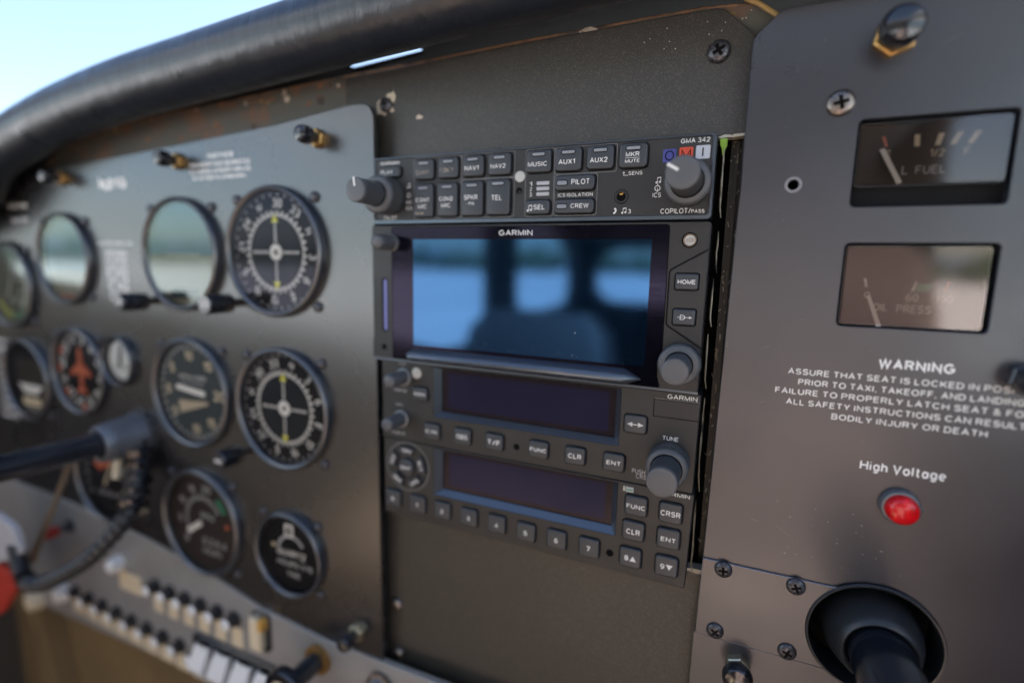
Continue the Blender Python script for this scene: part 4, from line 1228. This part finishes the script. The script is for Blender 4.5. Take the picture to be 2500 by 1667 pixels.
def p_tc(b, cx, cz, r):
    y = Y0 - .6
    b.flat(rrect(cx, cz + r * .2, r * 1.2, r * .7, 3), [], y, 'dial_brown')
    b.flat([(cx - r * .6, cz - r * .15), (cx + r * .6, cz - r * .15), (cx + r * .3, cz - r * .4), (cx - r * .3, cz - r * .4)], [], y - .1, 'needle_white')
    b.flat(rrect(cx, cz - r * .62, r * .9, r * .22, 2), [], y - .1, 'dial_tan')
    b.ctext('TURN COORDINATOR', cx, cz - r * .85, r * .09, y, 'print_white', .02)
    return None
t, o = gauge('turn coordinator with brown upper face and white aeroplane bar', -338, -148, 33, p_tc, 'gauge_glass', screws=((-1, 1), (1, -1)))
def p_suc(b, cx, cz, r):
    y = Y0 - .6
    b.flat(circle(cx, cz, r * .86, 32), [], y, 'dial_white')
    b.ctext('SUCTION', cx, cz - r * .3, r * .2, y - .05, 'dial_black', .02)
    return lambda b, cx, cz, r: needle(b, cx, cz, 10, -r * .2, r * .7, r * .05, r * .02, Y0 - 1.6, 'dial_black')
gauge('small white faced suction gauge between heading and vertical speed indicators', -217, -121.5, 17.5, p_suc, 'gauge_glass', screws=(), proud=5)
def p_egt(b, cx, cz, r):
    y = Y0 - .6
    ring_ticks(b, cx, cz, r * .8, r * .95, range(-120, 121, 15), r * .04, y, 'print_grey')
    arc_band(b, cx, cz, r * .3, r * .62, -60, 20, y, 'orange_mark')
    b.ctext('LO NAV HI', cx, cz - r * .4, r * .18, y, 'print_grey', .02)
    return lambda b, cx, cz, r: needle(b, cx, cz, 30, -r * .2, r * .7, r * .05, r * .02, Y0 - 1.6, 'needle_tan')
gauge('dark gauge with a red sector half hidden under the control column', -246, -213, 33, p_egt, 'gauge_glass', screws=((-1, -1),), proud=6)

# rectangular gauges of the engine panel
def rect_gauge(label, name, outline, zt, zb, paint, needle_pts, floor, pane='gauge_glass_warm'):
    o = (224.5, Y0, (zt + zb) / 2)
    t = thing(name, label, 'gauge', o, 'rectangular engine gauges')
    b = MB()
    # the housing behind the opening: walls and floor
    L = lambda ins, y: [(p[0], y, p[1]) for p in offset(outline, ins)]
    b.loft([L(-0.15, 1.2), L(-0.15, 4.4)], 'bezel_black', cap1=False)
    b.flat(offset(outline, -0.15), [], 4.4, 'dial_black')
    b.prism(rrect(224.5, (zt + floor) / 2 - .2, 40.6, zt - floor - .6, 1.4), 2.4, 4.3, 'bezel_black',
            holes=[rrect(224.5, (zt + floor) / 2 - .2, 39.6, zt - floor - 1.6, 1.0)], ch=.2)
    b.build('housing', t, o)
    b = MB()
    b.flat(rrect(224.5, (zt + floor) / 2 - .2, 39.8, zt - floor - 1.4, 1.0), [], 4.1, 'dial_brown')
    paint(b)
    b.build('dial', t, o)
    b = MB(); b.prism(needle_pts, 1.2, 1.6, 'needle_white'); b.build('needle', t, o)
    b = MB(); b.flat(rrect(224.5, (zt + floor) / 2 - .2, 39.7, zt - floor - 1.5, 1.0), [], 0.7, pane)
    b.build('cover_glass', t, o)
def p_fuel(b):
    y = 4.0
    b.flat([(211.2, -4.6), (212.2, -4.6), (213.3, -8.0), (212.4, -8.0)], [], y, 'orange_mark')
    for x0, x1 in ((221.1, 221.4), (227.7, 226.9), (232.6, 231.0), (237.4, 235.4)):
        b.flat([(x0 - .75, -4.6), (x0 + .75, -4.6), (x1 + .75, -8.4), (x1 - .75, -8.4)], [], y, 'dial_tan')
    b.text('E', 212.7, 214.3, -11.6, -9.2, y, 'dial_tan', .01); b.text('1/2', 225.2, 229.0, -12, -9.4, y, 'dial_tan', .01); b.text('F', 234.1, 235.6, -11.8, -9.4, y, 'dial_tan', .01)
    b.text('L', 218.0, 219.6, -17.4, -14.7, y, 'print_grey', .01); b.text('FUEL', 221.8, 229.8, -17.4, -14.7, y, 'print_grey', .01)
def p_oil(b):
    y = 4.0
    b.flat([(225.0, -56.6), (225.9, -56.6), (226.6, -53.4), (225.9, -53.2)], [], y, 'needle_white')
    b.flat([(226.8, -54.0), (231.4, -53.8), (229.9, -56.6), (226.4, -56.6)], [], y, 'green_mark')
    b.flat([(234.0, -56.2), (234.6, -56.2), (235.6, -53.2), (235.0, -53.2)], [], y, 'orange_mark')
    b.text('0', 211.6, 213.3, -59.4, -57.2, y, 'print_white', .01); b.text('60', 223.8, 227.4, -60.0, -57.4, y, 'print_white', .01); b.text('100', 232.2, 236.8, -60.0, -57.4, y, 'print_white', .01)
    b.text('OIL', 214.7, 218.9, -63.8, -61.2, y, 'print_white', .01); b.text('PRESS', 221.6, 231.4, -64.2, -61.4, y, 'print_white', .01)
    b.flat([(210.9, -52.6), (211.7, -52.6), (212.4, -55.6), (211.6, -55.6)], [], y, 'needle_white')
rect_gauge('left fuel gauge, upper of the two rectangular engine gauges', 'fuel_gauge', FUEL, 0.2, -28.3, p_fuel, [(210.4, -9.4), (211.8, -9.0), (217.9, -20.4), (216.5, -20.8)], -21.5)
rect_gauge('oil pressure gauge, lower of the two rectangular engine gauges', 'oil_pressure_gauge', OIL, -40.6, -69.4, p_oil, [(211.8, -58.6), (212.9, -58.4), (217.2, -69.0), (215.8, -69.2)], -69.2, 'gauge_glass_rosy')

wl = thing('warning_light', 'round red high voltage warning lamp in a grey ring', 'warning light', (228.6, Y0, -132))
WO = (228.6, Y0, -132)
b = MB(); b.lathe([(6.2, Y0), (6.2, Y0 - 2.2), (5.7, Y0 - 2.9), (5.1, Y0 - 3.0), (5.0, Y0 - 2.2)], 228.6, -132, 'collar_grey', n=40, cap1=False); b.build('ring', wl, WO)
b = MB(); b.lathe([(5.0, Y0 - 1.8), (5.0, Y0 - 4.6), (4.6, Y0 - 5.9), (3.4, Y0 - 6.8), (1.6, Y0 - 7.2)], 228.6, -132, 'red_lens', n=40); b.build('lens', wl, WO)

# ------------------------------------------------------------------ control columns
cc = thing('control_column', 'copilot control column, black tube through a rubber boot in the cover plate', 'control column', (226, 0, -185), 'control columns')
o = (226, 0, -185)
b = MB()
b.lathe([(22.0, Y0 - 1.1), (21.6, Y0 - 1.7), (21.0, Y0 - 1.6), (20.9, Y0 - .5), (20.9, 14)], 226.2, -185.2, 'boot_rubber', n=72, cap1=False)
b.lathe([(21, 26), (5, 26)], 226.2, -185.2, 'gap_black', n=48)
b.build('flange', cc, o)
b = MB()
b.lathe([(17.8, 22), (17.6, 14), (16.6, 6), (15.0, -1), (13.4, -5.5), (12.3, -7.6), (11.6, -8.0), (10.7, -7.2)], 227.4, -186.6, 'boot_rubber', n=64, cap1=False)
b.build('boot', cc, o)
b = MB()
b.tube([(227.6, 20, -186.8), (227.8, -10, -187.0), (228.5, -60, -187.6), (229.2, -110, -188.2)], 10.3, 'tube_black', n=40)
b.build('tube', cc, o)

pc = thing('control_column', 'pilot control column, glossy black tube leaving a grey collar at lower left', 'control column', (-203, 0, -172), 'control columns')
o = (-203, 0, -172)
b = MB()
b.lathe([(15.2, -2), (15.2, -5), (14.6, -6.5), (13.2, -20), (12.4, -26.5), (11.2, -28), (9.0, -27.6)], -203, -172, 'collar_grey', n=56, cap1=False)
b.lathe([(1.6, -13), (1.6, -13.01)], -203, -172, 'steel_dark', n=8)
b.build('collar', pc, o)
b = MB()
b.lathe([(18, Y0), (18, Y0 - 1.5), (15, Y0 - 2)], -203, -172, 'steel_dark', n=56)
b.build('flange', pc, o)
b = MB()
b.tube([(-203, -20, -172), (-203.2, -60, -171), (-203.6, -110, -169.5), (-204, -200, -167)], 7.8, 'tube_black', n=40)
b.build('tube', pc, o)

# ------------------------------------------------------------------ glareshield
gs = thing('glareshield', 'padded black leather glareshield arching over the whole panel', 'glareshield', (0, -16, 54))
GO = (0, -16, 54)
P = [(-480, -34), (-415, -24), (-352, -8), (-310, 17.6), (-246, 34.0), (-170, 44.2), (-85.5, 49.7), (-20, 53.6), (20, 56.0), (85.8, 59.4), (158.5, 61.5), (264, 62.0), (393, 55.4)]
def spline(pts, n=6):
    out = []
    for i in range(len(pts) - 1):
        p0, p1, p2, p3 = pts[max(i - 1, 0)], pts[i], pts[i + 1], pts[min(i + 2, len(pts) - 1)]
        for k in range(n):
            t = k / n
            out.append(tuple(0.5 * (2 * b_ + (c - a) * t + (2 * a - 5 * b_ + 4 * c - d) * t * t + (3 * b_ - a - 3 * c + d) * t ** 3) for a, b_, c, d in zip(p0, p1, p2, p3)))
    out.append(pts[-1])
    return out
SP = spline(P, 8)
b = MB()
b.tube([(x, -16.5, z) for x, z in SP], 15.7, 'leather', n=40)
b.build('padded_roll', gs, GO)
b = MB()
xs = sorted(set([round(x, 3) for x, z in SP] + [-33.0, 15.0]))
def zat(x):
    for (x0, z0), (x1, z1) in zip(SP, SP[1:]):
        if x0 <= x <= x1: return z0 + (z1 - z0) * (x - x0) / max(1e-6, x1 - x0)
    return SP[-1][1]
rows = [(-16, 9), (0, 4), (15.0, 0.2), (26.0, 0.4), (60, 4), (180, 6)]
for i in range(len(xs) - 1):
    for j in range(len(rows) - 1):
        if j == 2 and xs[i] >= -33.01 and xs[i + 1] <= 15.1:
            continue                                  # the demister slot
        q = [(xs[i], rows[j][0], zat(xs[i]) + rows[j][1]), (xs[i + 1], rows[j][0], zat(xs[i + 1]) + rows[j][1]), (xs[i + 1], rows[j + 1][0], zat(xs[i + 1]) + rows[j + 1][1]), (xs[i], rows[j + 1][0], zat(xs[i]) + rows[j + 1][1])]
        b.add(q, [(0, 1, 2, 3)], 'ribbed_cloth')
        b.add([(p[0], p[1], p[2] + 2.2) for p in q], [(3, 2, 1, 0)], 'ribbed_cloth')
b.build('deck', gs, GO, recalc=False)

# ------------------------------------------------------------------ switch panel and the rest at lower left
sp = thing('switch_panel', 'grey metal switch panel with breaker rows along the bottom left', 'switch panel', (-150, -4, -310))
SO = (-150, -4, -310)
SY = -2.6
b = MB()
b.prism([(120, -338), (-132, -341), (-240, -345), (-384, -350), (-410, -330), (-420, -240), (-300, -243), (-211, -250), (-142, -259), (-94, -270), (-37, -275), (120, -273)], SY, 1, 'switch_metal', ch=.5)
b.build('face_sheet', sp, SO)
b = MB()
b.prism([(120, -330), (-545, -330), (-545, -640), (120, -640)], 40, 46, 'tan_trim')
b.prism([(-440, -330), (-470, -330), (-400, -640), (-365, -640)], 22, 40, 'tan_trim')
b.build('lower_trim', sp, SO)
def breaker(x, z, top, lw=9.5, lh=8.5):
    k = MB()
    k.lathe([(5.2, SY), (5.2, SY - 2), (4.0, SY - 2.4), (4.0, SY - 4), (4.4, SY - 4.4), (4.4, SY - 7), (3.8, SY - 7.6)], x, z, 'black_gloss', n=20, cap1=False)
    k.lathe([(3.9, SY - 7.5), (3.0, SY - 8.6), (1.2, SY - 9.0)], x, z, top, n=20)
    o_ = k.build('breaker', sp, SO)
    c = MB()
    c.prism(rrect(x + 1, z - 13.5, lw, lh, 1), SY - .25, SY, 'dial_tan')
    c.build('label_plate', o_, SO)
for i in range(9):
    breaker(-301 + 18.1 * i, -319 - .7 * i, 'print_white', 15.5, 12)
for i in range(6):
    breaker(-197 + 16.2 * i, -284.5, 'white_plastic', 10.5, 14)
b = MB()
b.prism(rrect(-116, -324, 82, 34, 3), SY - 3, SY, 'black_gloss', ch=.6)
b.build('rocker_housing', sp, SO)
for i in range(4):
    x = -145 + 19.5 * i
    k = MB()
    L = lambda w, z0, z1, y: [(p[0], y, p[1]) for p in rrect(x, (z0 + z1) / 2, w, z1 - z0, 1.5)]
    k.loft([L(14, -338, -312, SY - 3), L(14, -338, -312, SY - 4.5)], 'white_plastic', cap1=False)
    k.add([(x - 7, SY - 4.6, -312), (x + 7, SY - 4.6, -312), (x + 7, SY - 11.5, -325), (x - 7, SY - 11.5, -325), (x - 7, SY - 4.6, -338), (x + 7, SY - 4.6, -338), (x - 7, SY - 3, -312), (x + 7, SY - 3, -312)],
          [(0, 1, 2, 3), (3, 2, 5, 4), (0, 6, 7, 1), (0, 3, 4, 6), (1, 7, 5, 2)], 'white_plastic')
    k.build('rocker_switch', sp, SO)
b = MB()
b.prism(rrect(-91, -285, 15, 26, 3), SY - 2, SY, 'black_gloss', ch=.5)
b.prism(rrect(-92, -285, 9.5, 22, 1), SY - 6, SY - 2, 'dial_tan', ch=.8)
b.prism(rrect(-86.5, -277, 4, 8, 1), SY - 6.5, SY - 2, 'amber', ch=.4)
b.build('master_switch', sp, SO)
b = MB()
b.lathe([(9, SY), (9, SY - 3), (7.2, SY - 3.4)], -44, -288, 'brass', n=32)
b.lathe([(6, SY - 3), (6, SY - 22)], -44, -288, 'black_gloss', n=28)
b.lathe([(6, SY - 21), (12.5, SY - 23), (13, SY - 27), (12, SY - 29), (9, SY - 29.4)], -44, -288, 'black_gloss', n=40)
b.lathe([(8.6, SY - 29.3), (3, SY - 29.8)], -44, -288, 'needle_tan', n=32)
b.build('primer_knob', sp, SO)
for (x, z, r) in ((-316, -324, 7), (-361, -344, 8.5), (-238, -277, 6)):
    b = MB(); b.lathe([(r, SY), (r, SY - 4), (r * .8, SY - 8), (r * .3, SY - 9.5)], x, z, 'dial_tan' if r > 8 else 'white_plastic', n=24); b.build('push_button', sp, SO)
b = MB(); b.prism(rrect(-228, -291, 26, 15, 1), SY - .3, SY, 'dial_tan'); b.build('label_plate', sp, SO)
bt = thing('bolt', 'shiny chrome bolt head on the switch panel under the radios', 'bolt', (2, SY, -289))
b = MB(); b.lathe([(8.5, 0), (8.5, -3), (7, -3.5)], 0, 0, 'steel', n=32)
b.build('washer', bt)
b = MB(); b.lathe([(6.6, -3.2), (6.6, -6), (5, -8.2), (2, -9)], 0, 0, 'chrome', n=32); b.build('bolt_head', bt)

mc = thing('microphone_cable', 'ribbed black cable looping below the pilot control column', 'cable', (-250, -20, -240))
o = (-250, -20, -240)
cable = spline([(-190, -12, -188), (-178, -24, -211), (-203, -36, -244), (-238, -43, -267), (-262, -44, -277), (-276, -44, -274), (-279, -44, -252)], 26)
b = MB()
b.tube(cable, [5.0 + .75 * math.cos(i * math.pi * .5) for i in range(len(cable))], 'boot_rubber', n=18)
b.build('cable_sleeve', mc, o)
b = MB()
pp = spline([(-196, -6, -176), (-190, -11, -190), (-183, -19, -204), (-177, -25, -214)], 8)
b.tube(pp, [8.0 + 1.3 * math.cos(i * math.pi * .5) for i in range(len(pp))], 'black_gloss', n=20)
b.tube([(-207, -14, -186), (-204, -18, -199)], 2.6, 'dial_tan', n=10)
b.build('plug', mc, o)

lk = thing('control_lock', 'red and white control lock flag at the lower left edge', 'control lock', (-330, -60, -250))
o = (-330, -60, -250)
b = MB()
b.prism(round_poly([(-276, -238), (-300, -233), (-345, -240), (-345, -284), (-306, -272.4), (-270, -256)], [9, 6, 2, 2, 3, 6]), -46, -42, 'print_grey', ch=.6)
b.build('tag_plate', lk, o)
b = MB()
b.prism(round_poly([(-274, -275.5), (-306, -272.9), (-345, -284.6), (-345, -335), (-308, -312)], 2), -46, -42, 'red_paint', ch=.5)
b.build('red_flag', lk, o)
b = MB()
b.prism([(-233, -190), (-228, -188), (-292, -277), (-297, -275)], -32, -30, 'bronze', ch=.2)
b.build('lock_pin', lk, o)
rk2 = thing('toggle_switch', 'small red capped toggle switch under the control column', 'switch', (-299, SY, -262))
b = MB(); b.lathe([(5, 0), (5, -2), (2.2, -2.4), (2.6, -9)], 0, 0, 'steel_dark', n=20, cap1=False); b.build('switch_body', rk2)
b = MB(); b.lathe([(2.7, -8.6), (4.4, -10), (4.6, -16), (2.5, -18)], 0, 0, 'red_paint', n=20); b.build('switch_cap', rk2)
